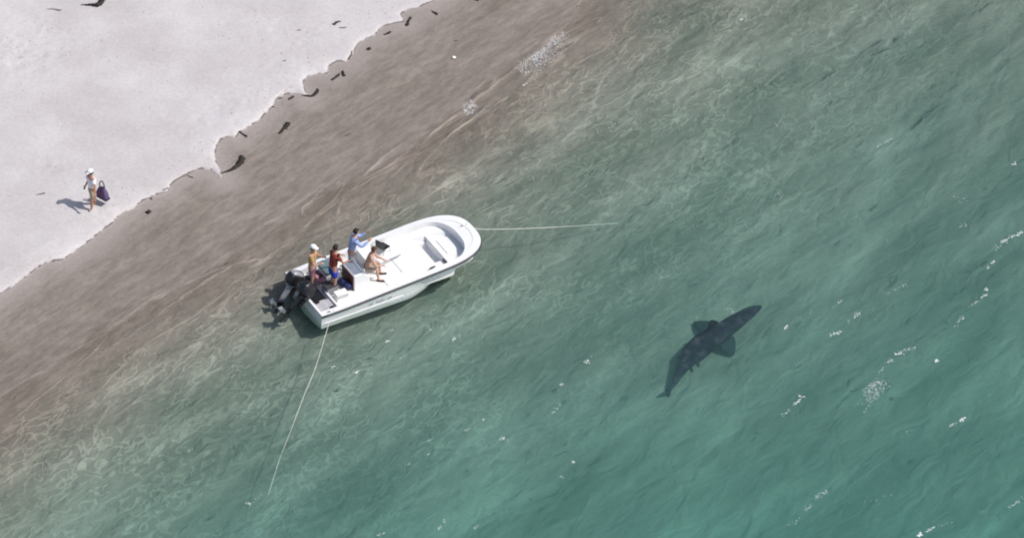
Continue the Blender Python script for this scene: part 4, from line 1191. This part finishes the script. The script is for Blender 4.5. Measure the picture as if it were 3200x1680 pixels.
def fin_sh(name, root_pts, tip_pts, th, m=M['sharkfin']):
    """outline in world coords, thickened"""
    pts = [p - base for p in root_pts + tip_pts]
    for _ in range(1):          # round the outline
        q = []
        for k in range(len(pts)):
            a, b = pts[k], pts[(k + 1) % len(pts)]
            q += [a.lerp(b, .25), a.lerp(b, .75)]
        pts = q
    cc_ = sum(pts, Vector()) / len(pts); pts = [cc_ + (p - cc_) * 0.98 for p in pts]
    bm = BM()
    c = sum(pts, Vector()) / len(pts)
    nrm = sum(((pts[k] - c).cross(pts[(k + 1) % len(pts)] - c) for k in range(len(pts))), Vector()).normalized()
    inner = [c + (p - c) * .75 for p in pts]
    loft(bm, [[p for p in pts]], cap=False) if False else None
    va = [bm.verts.new(p) for p in pts]; vi = [bm.verts.new(p + nrm * th) for p in inner]; vj = [bm.verts.new(p - nrm * th) for p in inner]
    n = len(pts)
    for k in range(n):
        j = (k + 1) % n; bm.faces.new((va[k], va[j], vi[j], vi[k])); bm.faces.new((va[j], va[k], vj[k], vj[j]))
    bm.faces.new(vi); bm.faces.new(vj[::-1])
    return obj(name, bm, m, sh, smooth=True)
FZs = SZ - .18
fin_sh('pectoral_fin', [at(2262, 1022, FZs), at(2236, 1040, FZs)], [at(2206, 1056, FZs - .02), at(2188, 1040, FZs - .06), at(2168, 1018, FZs - .12), at(2164, 1004, FZs - .14), at(2190, 1000, FZs - .08), at(2234, 1003, FZs - .02)], .035)
fin_sh('pectoral_fin', [at(2290, 1046, FZs), at(2256, 1070, FZs)], [at(2240, 1080, FZs - .04), at(2258, 1096, FZs - .16), at(2284, 1112, FZs - .30), at(2296, 1108, FZs - .34), at(2300, 1084, FZs - .22), at(2298, 1058, FZs - .08)], .035)
# dorsal fin stands up from the back
d0 = at(2232, 1046, SZ); d0.z = SZ
ax = (cl[5] - cl[7]).normalized()
fin_sh('dorsal_fin', [d0 + ax * .26 + Vector((0, 0, .38)), d0 - ax * .30 + Vector((0, 0, .36))], [d0 - ax * .32 + Vector((0, 0, .50)), d0 - ax * .26 + Vector((0, 0, .74)), d0 - ax * .16 + Vector((0, 0, .74)), d0 + ax * .06 + Vector((0, 0, .58))], .03)
te = cl[-1]; ta = (cl[-2] - cl[-1]).normalized()
fin_sh('tail_fin', [te + ta * .12 + Vector((0, 0, .07)), te + ta * .12 - Vector((0, 0, .07))], [te - ta * .18 - Vector((0, 0, .30)), te - ta * .26 - Vector((0, 0, .34)), te - ta * .14 - Vector((0, 0, .05)), te - ta * .34 + Vector((0, 0, .36)), te - ta * .24 + Vector((0, 0, .38))], .03)
for s in (-1, 1):
    q = cl[9]; tq = (cl[8] - cl[10]).normalized(); uq = Vector((-tq.y, tq.x, 0)) * s
    fin_sh('pelvic_fin', [q + uq * .26 + tq * .1 - Vector((0, 0, .15)), q + uq * .24 - tq * .12 - Vector((0, 0, .15))], [q + uq * .42 - tq * .22 - Vector((0, 0, .24)), q + uq * .45 - tq * .12 - Vector((0, 0, .24))], .02)
